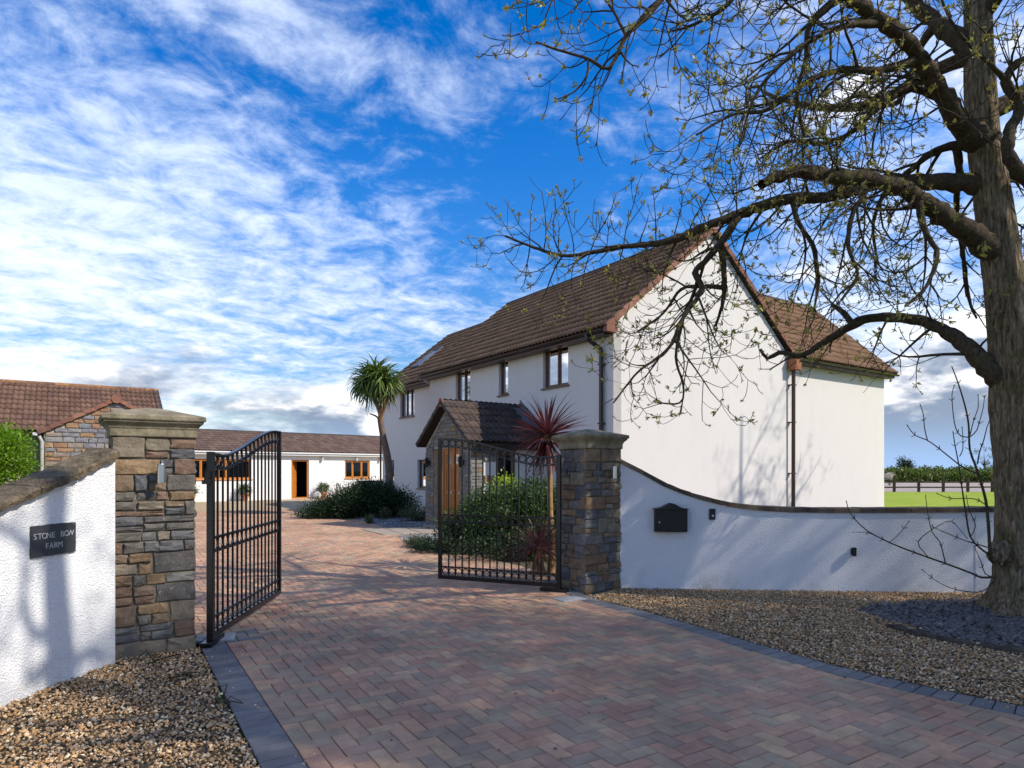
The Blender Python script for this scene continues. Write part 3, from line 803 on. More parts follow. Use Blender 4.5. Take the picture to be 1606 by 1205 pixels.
for k in range(110):
    y = random.uniform(3.2, 11); x = random.uniform(-.5 * y + .1, .12 * y + .4)
    if to_ab(Vector((x, y, 0)))[1] < .1: continue
    a = random.uniform(0, 6.28); l_ = random.uniform(.012, .03); d_ = Vector((math.cos(a), math.sin(a), 0)); s_ = Vector((-d_.y, d_.x, 0)) * l_ * .4; p = Vector((x, y, .0125)); n = len(V)
    V += [p, p + d_ * l_ * .5 + s_ + Vector((0, 0, .004)), p + d_ * l_ + Vector((0, 0, .002)), p + d_ * l_ * .5 - s_ + Vector((0, 0, .005))]; Fq.append((n, n + 1, n + 2, n + 3))
me = bpy.data.meshes.new('fallen_leaves'); me.from_pydata([tuple(q) for q in V], [], Fq); me.update()
tag(link('fallen_leaves', me, 'seed_leaf'), 'scattered brown fallen leaves on the paved drive', 'leaves', kind='stuff')

# ------------------------------------------------------------------ rubble stone pieces
def stone_mesh(w, h, dep, bump=0.012, name='stone'):
    """one rough stone, x right, z up, front towards -y; the front face sits at y=-dep"""
    j = lambda s_: random.uniform(-s_, s_)
    jw, jh = min(0.012, w * 0.07), min(0.009, h * 0.10)
    ol = [(-w / 2 + j(jw) * .5, -h / 2 + j(jh) * .5), (j(w * .15), -h / 2 + j(jh)), (w / 2 + j(jw) * .5, -h / 2 + j(jh) * .5), (w / 2 + j(jw), j(h * .15)),
          (w / 2 + j(jw) * .5, h / 2 + j(jh) * .5), (j(w * .15), h / 2 + j(jh)), (-w / 2 + j(jw) * .5, h / 2 + j(jh) * .5), (-w / 2 + j(jw), j(h * .15))]
    c = min(0.008, h * 0.14, w * 0.14)
    V = [(x, 0, z) for x, z in ol]
    V += [(x, -dep + c * random.uniform(0.8, 1.6), z) for x, z in ol]
    kx, kz = 1 - 2 * c / w, 1 - 2 * c / h
    V += [(x * kx, -dep + j(bump), z * kz) for x, z in ol]
    V += [(j(w * .1), -dep - bump * random.uniform(0.1, 0.9), j(h * .1))]
    n = 8
    Fs = [(i, (i + 1) % n, n + (i + 1) % n, n + i) for i in range(n)] + [(n + i, n + (i + 1) % n, 2 * n + (i + 1) % n, 2 * n + i) for i in range(n)]
    Fs += [(2 * n + i, 2 * n + (i + 1) % n, 3 * n) for i in range(n)]
    me = bpy.data.meshes.new(name); me.from_pydata(V, [], Fs); me.update(); return me
def face_frame(origin, right, out):
    """matrix whose x axis runs along the face, -y points out of it, z up"""
    r = Vector(right).normalized(); y = -Vector(out).normalized()
    m_ = Matrix.Identity(4)
    m_.col[0] = (*r, 0); m_.col[1] = (*y, 0); m_.col[2] = (0, 0, 1, 0); m_.col[3] = (*origin, 1); return m_
def courses(z0, z1, lo, hi):
    zs = [z0]
    while zs[-1] < z1 - lo: zs.append(zs[-1] + random.uniform(lo, hi))
    k = (z1 - z0) / (zs[-1] - z0)
    return [z0 + (z - z0) * k for z in zs]
def split(x0, x1, lo, hi):
    xs = [x0]
    while xs[-1] < x1 - lo * 1.3: xs.append(xs[-1] + random.uniform(lo, hi))
    xs[-1] = x1
    return xs

VA = Vector((0.8245, 0.5659, 0)); UA = Vector((-0.5659, 0.8245, 0)); HANG = math.atan2(VA.y, VA.x)
def gate_pillar(loc, label):
    """0.6 x 0.5 m rubble pillar; origin at the front left foot, x along the face, y to the back"""
    W, D_, H = 0.60, 0.50, 1.77
    root = tag(empty('gate_pillar', loc, HANG), label, 'pillar', 'stone gate pillars')
    mb = MB(); mb.box((0.021, 0.021, -0.05), (W - 0.021, D_ - 0.021, H)); mb.build('mortar_core', 'mortar', root)
    def sneck(x0, x1, z0, z1, out_):
        """irregular snecked masonry: keeps splitting a panel until every stone has a sensible size"""
        w, h = x1 - x0, z1 - z0
        if h > 0.19 or (h > 0.12 and random.random() < 0.36 and w < 0.40):
            k = z0 + h * random.uniform(0.34, 0.66); sneck(x0, x1, z0, k, out_); sneck(x0, x1, k, z1, out_)
        elif w > 0.30 + 0.10 * random.random() or (w > 0.22 and random.random() < 0.5):
            k = x0 + w * random.uniform(0.32, 0.68); sneck(x0, k, z0, z1, out_); sneck(k, x1, z0, z1, out_)
        else: out_.append((x0, x1, z0, z1))
    for side in range(4):
        L = W if side % 2 == 0 else D_
        ins = 0.0 if side % 2 == 0 else 0.028
        st_ = []; zs = courses(0.0, H, 0.13, 0.34)
        for k in range(len(zs) - 1): sneck(ins, L - ins, zs[k], zs[k + 1], st_)
        for x0, x1, q0, q1 in st_:
            a, b_ = x0 + 0.0045, x1 - 0.0045; q0 += 0.0045; q1 -= 0.0045
            me = stone_mesh(b_ - a, q1 - q0, 0.095 + random.uniform(-0.010, 0.011), 0.008)
            c = (a + b_) / 2; zc_ = (q0 + q1) / 2; in_ = 0.095
            if side == 0: mw = face_frame((c, in_, zc_), (1, 0, 0), (0, -1, 0))
            elif side == 1: mw = face_frame((W - in_, c, zc_), (0, 1, 0), (1, 0, 0))
            elif side == 2: mw = face_frame((W - c, D_ - in_, zc_), (-1, 0, 0), (0, 1, 0))
            else: mw = face_frame((in_, D_ - c, zc_), (0, -1, 0), (-1, 0, 0))
            link('stone', me, 'pillar_stone', root, mw=mw)
    cx, cy = W / 2, D_ / 2
    def sq(e, z): return [(cx - W / 2 - e, cy - D_ / 2 - e, z), (cx + W / 2 + e, cy - D_ / 2 - e, z), (cx + W / 2 + e, cy + D_ / 2 + e, z), (cx - W / 2 - e, cy + D_ / 2 + e, z)]
    prof = [(0.005, H - 0.002), (0.012, H + 0.006), (0.012, H + 0.062), (0.017, H + 0.068), (0.022, H + 0.082), (0.036, H + 0.10), (0.05, H + 0.112), (0.054, H + 0.117), (0.054, H + 0.128), (0.066, H + 0.133), (0.070, H + 0.141), (0.070, H + 0.166), (0.064, H + 0.174), (-0.10, H + 0.217), (-0.235, H + 0.252)]
    mb = MB(); mb.rings([sq(e, z) for e, z in prof]); mb.build('cap_stone', 'cap_stone', root)
    return root
LP0 = Vector((-3.14, 5.10, 0)); RP0 = Vector((0.889, 7.887, 0))
gate_pillar(LP0, 'rubble stone gate pillar beside the wall that carries the slate name sign')
gate_pillar(RP0, 'rubble stone gate pillar between the right gate and the wall with the black letterbox')

def pillar_lamp(p0, px_off, z, label, lit_off=0.07):
    root = tag(empty('pillar_lamp', p0 + VA * px_off - UA * 0.0 + Vector((0, 0, z)), HANG), label, 'wall lamp', 'steel up-and-down lamps on the gate pillars')
    mb = MB(); mb.box((-0.02, -0.055, -0.03), (0.02, 0.02, 0.03), 0.003); mb.build('bracket', 'steel', root)
    mb = MB(); n = 28
    cyl = lambda r, zz: [(r * math.cos(a), -0.085 + r * math.sin(a), zz) for a in np.linspace(0, 2 * math.pi, n, endpoint=False)]
    mb.rings([cyl(0.024, -0.070), cyl(0.0285, -0.078), cyl(0.030, -0.075), cyl(0.030, 0.075), cyl(0.0285, 0.078), cyl(0.024, 0.070)])
    mb.build('housing', 'steel', root, smooth=False)
    return root
pillar_lamp(LP0, 0.335, 1.475, 'brushed steel cylinder lamp on the left gate pillar, casting a long shadow')
pillar_lamp(RP0, 0.40, 1.475, 'brushed steel cylinder lamp on the shaded right gate pillar')

# ------------------------------------------------------------------ garden walls
def wall_strip(name, pts, tops, thick, m, parent, zbot=-0.05, outward=1):
    """plan polyline with a top height at every point; the back face lies `thick` behind"""
    mb = MB(); F_, B_ = [], []
    n = len(pts)
    for i in range(n):
        t_ = (pts[min(i + 1, n - 1)] - pts[max(i - 1, 0)]).normalized(); nn = Vector((t_.y, -t_.x, 0)) * outward
        F_.append(pts[i]); B_.append(pts[i] - nn * thick)
    V = []
    for i in range(n):
        V += [(F_[i].x, F_[i].y, zbot), (F_[i].x, F_[i].y, tops[i]), (B_[i].x, B_[i].y, tops[i]), (B_[i].x, B_[i].y, zbot)]
    Fs = []
    for i in range(n - 1):
        a = 4 * i; c = a + 4
        Fs += [(a, c, c + 1, a + 1), (a + 1, c + 1, c + 2, a + 2), (a + 2, c + 2, c + 3, a + 3)]
    Fs += [(0, 1, 2, 3), (4 * n - 4, 4 * n - 1, 4 * n - 2, 4 * n - 3)]
    mb.add(V, Fs); return mb.build(name, m, parent)
def interp(x, xs, ys):
    return float(np.interp(x, xs, ys))
# right wall: sweeps down from the pillar, then runs level
top_px = [(983, 719), (1010, 738), (1040, 755), (1072, 768), (1101, 777), (1140, 787), (1181, 792.5), (1240, 796), (1322, 797), (1564, 795.5)]
sx, sz = [], []
for px_, py_ in top_px:
    k = (px_ - CX) / F; s_ = (k * R0.y - R0.x) / (WD.x - k * WD.y); p = R0 + WD * s_
    sx.append(s_); sz.append(EYE + (HY - py_) / F * p.y)
sz = [z - 0.062 for z in sz]
sx = [-0.02] + sx[1:] + [9.5]; sz = sz + [sz[-1]]
def rt(s_): return interp(s_, sx, sz)
rwall = tag(empty('garden_wall', R0), 'white roughcast garden wall sweeping down to the right from the gate pillar, carrying the letterbox', 'garden wall')
ss = np.concatenate([np.linspace(-0.02, 3.6, 60), np.linspace(3.7, 9.5, 20)])
kink = 4.27                                            # the movement joint
def piece(s0, s1):
    q = [s_ for s_ in ss if s0 < s_ < s1]; q = [s0] + q + [s1]
    wall_strip('wall_face', [WD * s_ for s_ in q], [rt(s_) for s_ in q], 0.215, 'roughcast', rwall)
piece(-0.02, kink - 0.005); piece(kink + 0.005, 9.5)
mb = MB(); mb.box((-0.008, -0.006, -0.04), (0.008, 0.20, rt(kink))); j_ = mb.build('joint_bead', 'roughcast', rwall, loc=tuple(WD * kink)); j_.rotation_euler = (0, 0, math.atan2(WD.y, WD.x))
s_ = -0.015
WN = Vector((WD.y, -WD.x, 0))
while s_ < 9.3:
    L_ = random.uniform(0.26, 0.33); a, b_ = s_ + 0.003, min(9.5, s_ + L_ - 0.003)
    mb = MB(); rr = []
    for f in (0, 0.5, 1):
        q = a + (b_ - a) * f; p = WD * q; z = rt(q) + 0.001
        e = 0.022 + random.uniform(-.003, .003); hh = 0.055 + random.uniform(-0.004, 0.004)
        rr.append([p + WN * e + Vector((0, 0, z)), p + WN * (e - 0.004) + Vector((0, 0, z + hh)), p - WN * 0.235 + Vector((0, 0, z + hh + 0.004)), p - WN * 0.238 + Vector((0, 0, z))])
    mb.rings(rr); mb.build('coping_tile', 'coping_tile', rwall); s_ += L_

# left wall: almost in line with the view, falling away from the pillar
LPTS = [(-3.075, 5.04), (-3.16, 4.6), (-3.215, 4.1), (-3.27, 3.4), (-3.36, 2.6), (-3.5, 1.6), (-3.7, 0.2)]
LTOP = [(0.0, 1.605), (0.16, 1.53), (0.35, 1.452), (0.6, 1.362), (0.95, 1.258), (1.3, 1.19), (1.8, 1.12), (2.5, 1.08), (5.2, 1.06)]
lpts = smooth_line([Vector((x, y, 0)) for x, y in LPTS], 0.07)
cum = [0.0]
for i in range(1, len(lpts)): cum.append(cum[-1] + (lpts[i] - lpts[i - 1]).length)
ltop = [interp(c_, [x for x, _ in LTOP], [y for _, y in LTOP]) for c_ in cum]
lwall = tag(empty('garden_wall', LP0), 'white roughcast garden wall on the left, bearing the slate name sign', 'garden wall')
wall_strip('wall_face', [p - LP0 for p in lpts], ltop, 0.22, 'roughcast', lwall, outward=-1)
i = 0
while i < len(lpts) - 1:
    k = min(len(lpts) - 1, i + random.choice([5, 6, 7])); rr = []
    for q in np.linspace(i, k, 9):
        q = min(max(q, i + 0.04), k - 0.04); a = int(q); f = q - a; p = lpts[a].lerp(lpts[min(a + 1, len(lpts) - 1)], f) - LP0
        t_ = (lpts[min(a + 1, len(lpts) - 1)] - lpts[max(a - 1, 0)]).normalized(); nn = Vector((-t_.y, t_.x, 0))
        z = interp(cum[a] + f * 0.07, [x for x, _ in LTOP], [y for _, y in LTOP]) + 0.001; w = lambda s_=0.009: random.uniform(-s_, s_)
        rr.append([p + nn * (0.045 + w()) + Vector((0, 0, z + w(.006))), p + nn * (0.05 + w()) + Vector((0, 0, z + 0.038 + w())), p + nn * (0.036 + w()) + Vector((0, 0, z + 0.060 + w())),
                   p - nn * (0.09 + w()) + Vector((0, 0, z + 0.072 + w())), p - nn * (0.25 + w()) + Vector((0, 0, z + 0.066 + w())), p - nn * 0.265 + Vector((0, 0, z))])
    mb = MB(); mb.rings(rr); mb.build('coping_stone', 'coping_stone', lwall); i = k

# slate name sign on the left wall
c0 = Vector((-3.155, 4.46, 0)); i0 = min(range(len(lpts)), key=lambda i: (lpts[i] - ground(84, 1075)).length if False else abs(lpts[i].x / lpts[i].y - (84 - CX) / F))
p_ = lpts[i0]; t_ = (lpts[i0 - 1] - lpts[i0 + 1]).normalized(); nn = Vector((t_.y, -t_.x, 0))
if nn.x < 0: nn = -nn
zc_ = EYE + (HY - 846) / F * p_.y
sign = tag(empty('name_sign', p_ + nn * 0.006 + Vector((0, 0, zc_)), math.atan2(t_.y, t_.x)), 'dark slate name sign reading STONE BOW FARM on the left white wall', 'sign')
SWD, SHT = 0.372, 0.212
mb = MB(); xs = np.linspace(-SWD / 2, SWD / 2, 12)
ol = [(x, 0, -SHT / 2 + random.uniform(-.0022, .0022)) for x in xs] + [(SWD / 2 + random.uniform(-.002, .002), 0, z) for z in np.linspace(-SHT / 2 + .02, SHT / 2 - .02, 6)] + [(x, 0, SHT / 2 + random.uniform(-.0022, .0022)) for x in xs[::-1]] + [(-SWD / 2 + random.uniform(-.002, .002), 0, z) for z in np.linspace(SHT / 2 - .02, -SHT / 2 + .02, 6)]
mb.prism(ol, (0, -0.012, 0)); mb.build('slate_plate', 'slate_sign', sign)
def lettering(txt, x0, z, size, pitch):
    """each letter is a piece of its own"""
    for k, ch_ in enumerate(txt):
        if ch_ == ' ': continue
        cu = bpy.data.curves.new('letter', 'FONT'); cu.body = ch_; cu.size = size; cu.align_x = 'CENTER'; cu.align_y = 'CENTER'; cu.extrude = 0.0012
        tmp = bpy.data.objects.new('tmp', cu); me = bpy.data.meshes.new_from_object(tmp); bpy.data.objects.remove(tmp)
        me.name = 'letter'; o = link('letter', me, 'engraved', sign, (x0 + (k - (len(txt) - 1) / 2) * pitch, -0.0128, z)); o.rotation_euler = (math.radians(90), 0, 0)
lettering('STONE BOW', -0.010, 0.030, 0.056, 0.0370)
lettering('FARM', -0.008, -0.042, 0.056, 0.0370)
mb = MB(); mb.tube([(SWD / 2 - .013, -0.010, SHT / 2 - .014), (SWD / 2 - .013, -0.016, SHT / 2 - .014)], 0.006, 10); mb.build('screw', 'steel', sign)

# things on the right wall
WANG = math.atan2(WD.y, WD.x)
def on_wall(px_, py_):
    k = (px_ - CX) / F; s_ = (k * R0.y - R0.x) / (WD.x - k * WD.y); p = R0 + WD * s_ + WN * 0.003
    return Vector((p.x, p.y, EYE + (HY - py_) / F * p.y)), p.y / F
p, k = on_wall(1050.5, 833.5)
box = tag(empty('letterbox', p, WANG), 'black letterbox with an arched hood on the right white wall', 'letterbox')
w, h = 25.0 * k, 36 * k
mb = MB(); mb.box((-w, -0.10, 0), (w, 0.02, h), 0.005); mb.build('body', 'black_metal', box)
arch = lambda e: [(-w - e, h - 0.004)] + [(x, h + 0.07 * math.exp(-(x / (w * 0.52)) ** 2) * 1.0) for x in np.linspace(-w - e, w + e, 21)] + [(w + e, h - 0.004)]
mb = MB(); mb.prism([(x, -0.135, z) for x, z in arch(0.022)], (0, 0.155, 0)); mb.build('hood', 'black_metal', box)
mb = MB(); mb.box((-w + 0.018, -0.107, 0.015), (w - 0.018, -0.1005, h - 0.03), 0.002); mb.build('door', 'black_metal', box)
mb = MB(); mb.tube([(-w + 0.055, -0.108, h * 0.42), (-w + 0.055, -0.114, h * 0.42)], 0.010, 14); mb.build('lock', 'steel', box)
p, k = on_wall(1116.5, 806.5)
ic = tag(empty('intercom', p, WANG), 'small dark intercom panel just right of the letterbox', 'intercom')
mb = MB(); mb.box((-4.6 * k, -0.03, -8.6 * k), (4.6 * k, 0.01, 8.6 * k), 0.004); mb.build('case', 'dark_plastic', ic)
mb = MB(); mb.box((-2.6 * k, -0.033, 2.2 * k), (2.6 * k, -0.0305, 6.2 * k), 0.001); mb.build('speaker_grille', 'black_metal', ic)
mb = MB(); mb.tube([(0.6 * k, -0.0305, -2.4 * k), (0.6 * k, -0.036, -2.4 * k)], 1.7 * k, 14); mb.build('button', 'steel', ic)
p, k = on_wall(1337.5, 865)
wl_ = tag(empty('wall_light', p, WANG), 'small black wall light low on the right white wall', 'wall light')
mb = MB(); mb.box((-3.2 * k, -0.012, -5.0 * k), (3.2 * k, 0.01, 5.0 * k), 0.003); mb.build('back_plate', 'black_metal', wl_)
mb = MB(); mb.rings([[(r_ * math.cos(a), -0.04 + r_ * math.sin(a), z * k) for a in np.linspace(0, 2 * math.pi, 16, endpoint=False)] for r_, z in ((.018, -6.6), (.025, -6.6), (.025, 6.6), (.018, 6.6))]); mb.build('housing', 'black_metal', wl_)

# ------------------------------------------------------------------ iron gates
def torus_mesh(R_, r_, n=18, m_=6):
    V = []
    for i in range(n):
        a = 2 * math.pi * i / n
        for j in range(m_):
            b_ = 2 * math.pi * (j + 0.5) / m_; q = R_ + r_ * math.cos(b_); V.append((q * math.cos(a), r_ * 1.15 * math.sin(b_), q * math.sin(a)))
    ii, jj = np.meshgrid(np.arange(n), np.arange(m_), indexing='ij'); A_ = ii * m_ + jj; B_ = ii * m_ + (jj + 1) % m_; C_ = ((ii + 1) % n) * m_ + (jj + 1) % m_; D_ = ((ii + 1) % n) * m_ + jj
    return mesh_np('ring', V, np.stack([A_, B_, C_, D_], -1).reshape(-1, 4), smooth=True)
def iron_gate(hinge, free, z0, zh, zf, label, nbar=15, hinge_arm=None):
    """x runs from the hinge post to the free post; the top sweeps up in an S from zh to zf"""
    L = (free - hinge).xy.length; rz = math.atan2(free.y - hinge.y, free.x - hinge.x)
    root = tag(empty('iron_gate', (hinge.x, hinge.y, 0), rz), label, 'gate', 'pair of black iron driveway gates')
    def top(x):
        f = min(1, max(0, (x / L - 0.10) / 0.84)); return zh + (zf - zh) * (f * f * (3 - 2 * f)) - 0.02 * math.exp(-((x / L - 0.16) / 0.12) ** 2) * 0.6
    mb = MB(); mb.box((-0.027, -0.027, z0 - 0.02), (0.027, 0.027, zh + 0.015), 0.004); mb.build('hinge_post', 'iron', root)
    mb = MB(); mb.box((L - 0.022, -0.022, z0), (L + 0.022, 0.022, zf + 0.012), 0.004); mb.build('free_post', 'iron', root)
    xs = np.linspace(0.03, L - 0.02, 48); rd = 0.125 if L > 1.9 else 0.108
    def rail(name, fz, hh, ww):
        mb = MB(); mb.rings([[(x, -ww, fz(x) - hh), (x, ww, fz(x) - hh), (x, ww, fz(x) + hh), (x, -ww, fz(x) + hh)] for x in xs]); mb.build(name, 'iron', root)
    pitch = (L - 0.06) / (nbar + 1); gap = pitch * 0.94
    rail('top_rail', lambda x: top(x), 0.009, 0.022)
    rail('upper_rail', lambda x: top(x) - gap - 0.012, 0.007, 0.014)
    zm = z0 + 0.80
    rail('middle_rail', lambda x: zm + gap / 2 + 0.006, 0.007, 0.014)
    rail('middle_rail', lambda x: zm - gap / 2 - 0.006, 0.007, 0.014)
    zb = z0 + 0.055
    rail('lower_rail', lambda x: zb + gap + 0.012, 0.007, 0.014)
    mb = MB(); mb.box((0.03, -0.022, z0), (L - 0.02, 0.022, z0 + 0.05), 0.003); mb.build('bottom_rail', 'iron', root)
    for k in range(nbar):
        x = 0.03 + pitch * (k + 1)
        mb = MB(); mb.box((x - 0.0075, -0.0075, z0 + 0.05), (x + 0.0075, 0.0075, top(x) - 0.006)); mb.build('bar', 'iron', root)
    R_ = gap / 2 - 0.005
    tm = torus_mesh(R_, 0.0062)
    for k in range(nbar + 1):
        x = 0.03 + pitch * (k + 0.5)
        link('ring', tm, 'iron', root, (x, 0, top(x) - 0.006 - gap / 2)); link('ring', tm, 'iron', root, (x, 0, zm)); link('ring', tm, 'iron', root, (x, 0, zb + gap / 2 + 0.003))
    # hinges: a pintle high on the post, and the motor shoe at its foot
    mb = MB(); mb.box((-0.14, -0.022, zh - 0.26), (-0.03, 0.022, zh - 0.225), 0.004); mb.tube([(-0.10, 0, zh - 0.26), (-0.10, 0, zh - 0.15)], 0.016, 12); mb.build('hinge', 'iron', root)
    mb = MB(); mb.box((-0.11, -0.045, 0.012), (0.05, 0.045, z0 - 0.012), 0.005); mb.box((-0.06, -0.03, 0.012), (0.24, 0.03, 0.05), 0.004); mb.build('hinge_foot', 'iron', root)
    return root
iron_gate(Vector((-2.575, 5.56, 0)), Vector((-2.715, 7.58, 0)), 0.062, 1.645, 1.945, 'left black iron driveway gate swung open, hung on the pillar next to the name sign')
iron_gate(Vector((0.575, 7.99, 0)), Vector((-0.957, 8.66, 0)), 0.062, 1.675, 1.915, 'right black iron driveway gate swung open in front of the shrubs')

# ------------------------------------------------------------------ farmhouse; local x runs back along the gable, y along the front, z up
HC = Vector((0.1559 * 15.2, 15.2, 0))
house = tag(empty('farmhouse', HC, HANG), 'white rendered two-storey farmhouse with a brown tiled roof and a stone porch', 'house')
def to_world(x, y, z): return HC + VA * x + UA * y + Vector((0, 0, z))
EH = 4.80                                   # wall top at the front eave
def wall_holes(name, m, parent, o, ax, length, h, thick, holes, inward, zb=-0.05):
    """wall panel from local point o along ax, with real openings (x0,x1,z0,z1); reveals run `thick` along inward"""
    o, ax, inward = Vector(o), Vector(ax), Vector(inward)
    xs = sorted({0.0, length, *[v for q in holes for v in q[:2]]}); zs = sorted({zb, h, *[v for q in holes for v in q[2:]]})
    mb = MB(); P = lambda x, z, d_=0.0: o + ax * x + inward * d_ + Vector((0, 0, z))
    for i in range(len(xs) - 1):
        for j in range(len(zs) - 1):
            cx, cz = (xs[i] + xs[i + 1]) / 2, (zs[j] + zs[j + 1]) / 2
            if any(q[0] < cx < q[1] and q[2] < cz < q[3] for q in holes): continue
            mb.add([P(xs[i], zs[j]), P(xs[i + 1], zs[j]), P(xs[i + 1], zs[j + 1]), P(xs[i], zs[j + 1])], [(0, 1, 2, 3)])
    for x0, x1, z0, z1 in holes:
        c = [(x0, z0), (x1, z0), (x1, z1), (x0, z1)]
        for k in range(4):
            a, b_ = c[k], c[(k + 1) % 4]; mb.add([P(*a), P(*b_), P(*b_, thick), P(*a, thick)], [(0, 1, 2, 3)])
    # ends and top
    mb.add([P(0, zb), P(0, h), P(0, h, thick), P(0, zb, thick)], [(0, 1, 2, 3)]); mb.add([P(length, zb), P(length, h), P(length, h, thick), P(length, zb, thick)], [(0, 1, 2, 3)])
    mb.add([P(0, h), P(length, h), P(length, h, thick), P(0, h, thick)], [(0, 1, 2, 3)])
    return mb.build(name, m, parent)
def frame_window(parent, o, ax, out, w, h, bars, m, depth=0.09, curtain=True, sill=True, fw=0.05, open_leaf=None, name='window'):
    """framed window: frame mesh > pane, sill, curtain; o is the lower left corner on the wall face"""
    o, ax, out = Vector(o), Vector(ax), Vector(out); up = Vector((0, 0, 1)); inn = -out
    def bar(mb, x0, x1, z0, z1, d0, d1):
        c = [o + ax * x + inn * d_ + up * z for d_ in (d0, d1) for x, z in ((x0, z0), (x1, z0), (x1, z1), (x0, z1))]
        mb.add(c, [(0, 1, 2, 3), (7, 6, 5, 4), (0, 4, 5, 1), (1, 5, 6, 2), (2, 6, 7, 3), (3, 7, 4, 0)])
    d0, d1 = depth, depth + 0.06
    mb = MB()
    bar(mb, 0, fw, 0, h, d0, d1); bar(mb, w - fw, w, 0, h, d0, d1); bar(mb, fw, w - fw, 0, fw, d0 + .001, d1); bar(mb, fw, w - fw, h - fw, h, d0 + .001, d1)
    fr_ = mb.build(name, m, parent)
    cells = [fw] + [b_ * w for b_ in bars] + [w - fw]
    for b_ in bars:
        mb = MB(); bar(mb, b_ * w - 0.028, b_ * w + 0.028, fw + .001, h - fw - .001, d0 - 0.004, d1 - .002); mb.build('mullion', m, fr_)
    for k in range(len(cells) - 1):
        x0 = cells[k] + (0.03 if k else 0.002); x1 = cells[k + 1] - (0.03 if k < len(cells) - 2 else 0.002)
        mb = MB(); s_ = 0.028
        bar(mb, x0, x0 + s_, fw + .003, h - fw - .003, d0 + .012, d1 - .012); bar(mb, x1 - s_, x1, fw + .003, h - fw - .003, d0 + .012, d1 - .012)
        bar(mb, x0 + s_, x1 - s_, fw + .003, fw + s_, d0 + .013, d1 - .012); bar(mb, x0 + s_, x1 - s_, h - fw - s_, h - fw - .003, d0 + .013, d1 - .012); mb.build('sash', m, fr_)
        mb = MB(); c = [o + ax * x + inn * (d0 + 0.035) + up * z for x, z in ((x0 + s_, fw + s_), (x1 - s_, fw + s_), (x1 - s_, h - fw - s_), (x0 + s_, h - fw - s_))]
        mb.add(c, [(0, 1, 2, 3)]); mb.build('pane', 'glass', fr_)
    if curtain:
        mb = MB(); n = 22; lo = [] ; hi = []
        for q in range(n + 1):
            x = 0.02 + (w - 0.04) * q / n; dd = d1 + 0.10 + 0.018 * math.sin(q * 2.1)
            lo.append(o + ax * x + inn * dd + up * 0.01); hi.append(o + ax * x + inn * dd + up * (h - 0.01))
        mb.add(lo + hi, [(q, q + 1, n + 2 + q, n + 1 + q) for q in range(n)]); mb.build('curtain', 'curtain', fr_)
    # a dark room behind
    mb = MB(); d2 = d1 + 0.55
    c = [o + ax * x + inn * d_ + up * z for d_ in (d1 + .01, d2) for x, z in ((-.05, -.05), (w + .05, -.05), (w + .05, h + .05), (-.05, h + .05))]
    mb.add(c, [(7, 6, 5, 4), (0, 4, 5, 1), (1, 5, 6, 2), (2, 6, 7, 3), (3, 7, 4, 0)]); mb.build('room', 'interior', fr_)
    if sill:
        mb = MB(); c = [o + ax * x + out * d_ + up * z for d_ in (0.045, -depth) for x, z in ((-.05, -.045), (w + .05, -.045), (w + .05, -.004), (-.05, -.004))]
        mb.add(c, [(0, 1, 2, 3), (7, 6, 5, 4), (0, 4, 5, 1), (1, 5, 6, 2), (2, 6, 7, 3), (3, 7, 4, 0)]); mb.build('sill', m, fr_)
    return fr_
# front wall (x = 0) and its wing set 0.4 m back
front_win = [(1.66, 2.72, 3.69, 4.77, [0.47]), (4.39, 4.88, 3.71, 4.77, []), (6.52, 7.46, 3.70, 4.77, [0.5]), (0.75, 2.0, 0.9, 2.05, [0.5])]
WALLX = 0.40
wing_win = [(11.36, 12.62, 3.58, 4.66, [0.33, 0.66]), (10.40, 11.08, 0.83, 1.90, []), (13.2, 13.9, 0.86, 1.92, [])]
wall_holes('front_wall', 'house_render', house, (0, 0, 0), (0, 1, 0), 9.3, EH + 0.2, 0.25, [q[:4] for q in front_win], (1, 0, 0))
wall_holes('wing_wall', 'house_render', house, (WALLX, 9.3, 0), (0, 1, 0), 5.05, EH + 0.12, 0.25, [(q[0] - 9.3, q[1] - 9.3, q[2], q[3]) for q in wing_win], (1, 0, 0))
for q in front_win: frame_window(house, (0, q[0], q[2]), (0, 1, 0), (-1, 0, 0), q[1] - q[0], q[3] - q[2], q[4], 'brown_frame')
for q in wing_win: frame_window(house, (WALLX, q[0], q[2]), (0, 1, 0), (-1, 0, 0), q[1] - q[0], q[3] - q[2], q[4], 'brown_frame')
# gable wall (y = 0) with its peak, the long rear wing wall, and the hidden sides
PK, RX = 7.80, 3.5
mb = MB(); mb.prism([(0.001, 0, -.05), (6.98, 0, -.05), (6.98, 0, EH + .1), (RX, 0, PK), (0.001, 0, EH + .1)], (0, 0.25, 0)); mb.build('gable_wall', 'house_render', house)
mb = MB(); mb.box((6.985, 0.03, -.05), (12.7, 0.28, EH + 0.05)); mb.build('rear_wing_wall', 'house_render', house)
mb = MB(); mb.prism([(12.45, 0.285, -.05), (12.45, 5.7, -.05), (12.45, 5.7, EH), (12.45, 2.95, 7.6), (12.45, 0.285, EH)], (0.249, 0, 0)); mb.box((6.99, 5.45, -.05), (12.44, 5.7, EH)); mb.build('rear_wall', 'house_render', house)
mb = MB(); mb.prism([(0.66, 14.1, -.05), (6.6, 14.1, -.05), (6.6, 14.1, EH), (3.6, 14.1, 7.3), (0.66, 14.1, EH)], (0, 0.249, 0)); mb.box((6.35, 6, -.05), (6.6, 14.09, EH)); mb.build('end_wall', 'house_render', house)
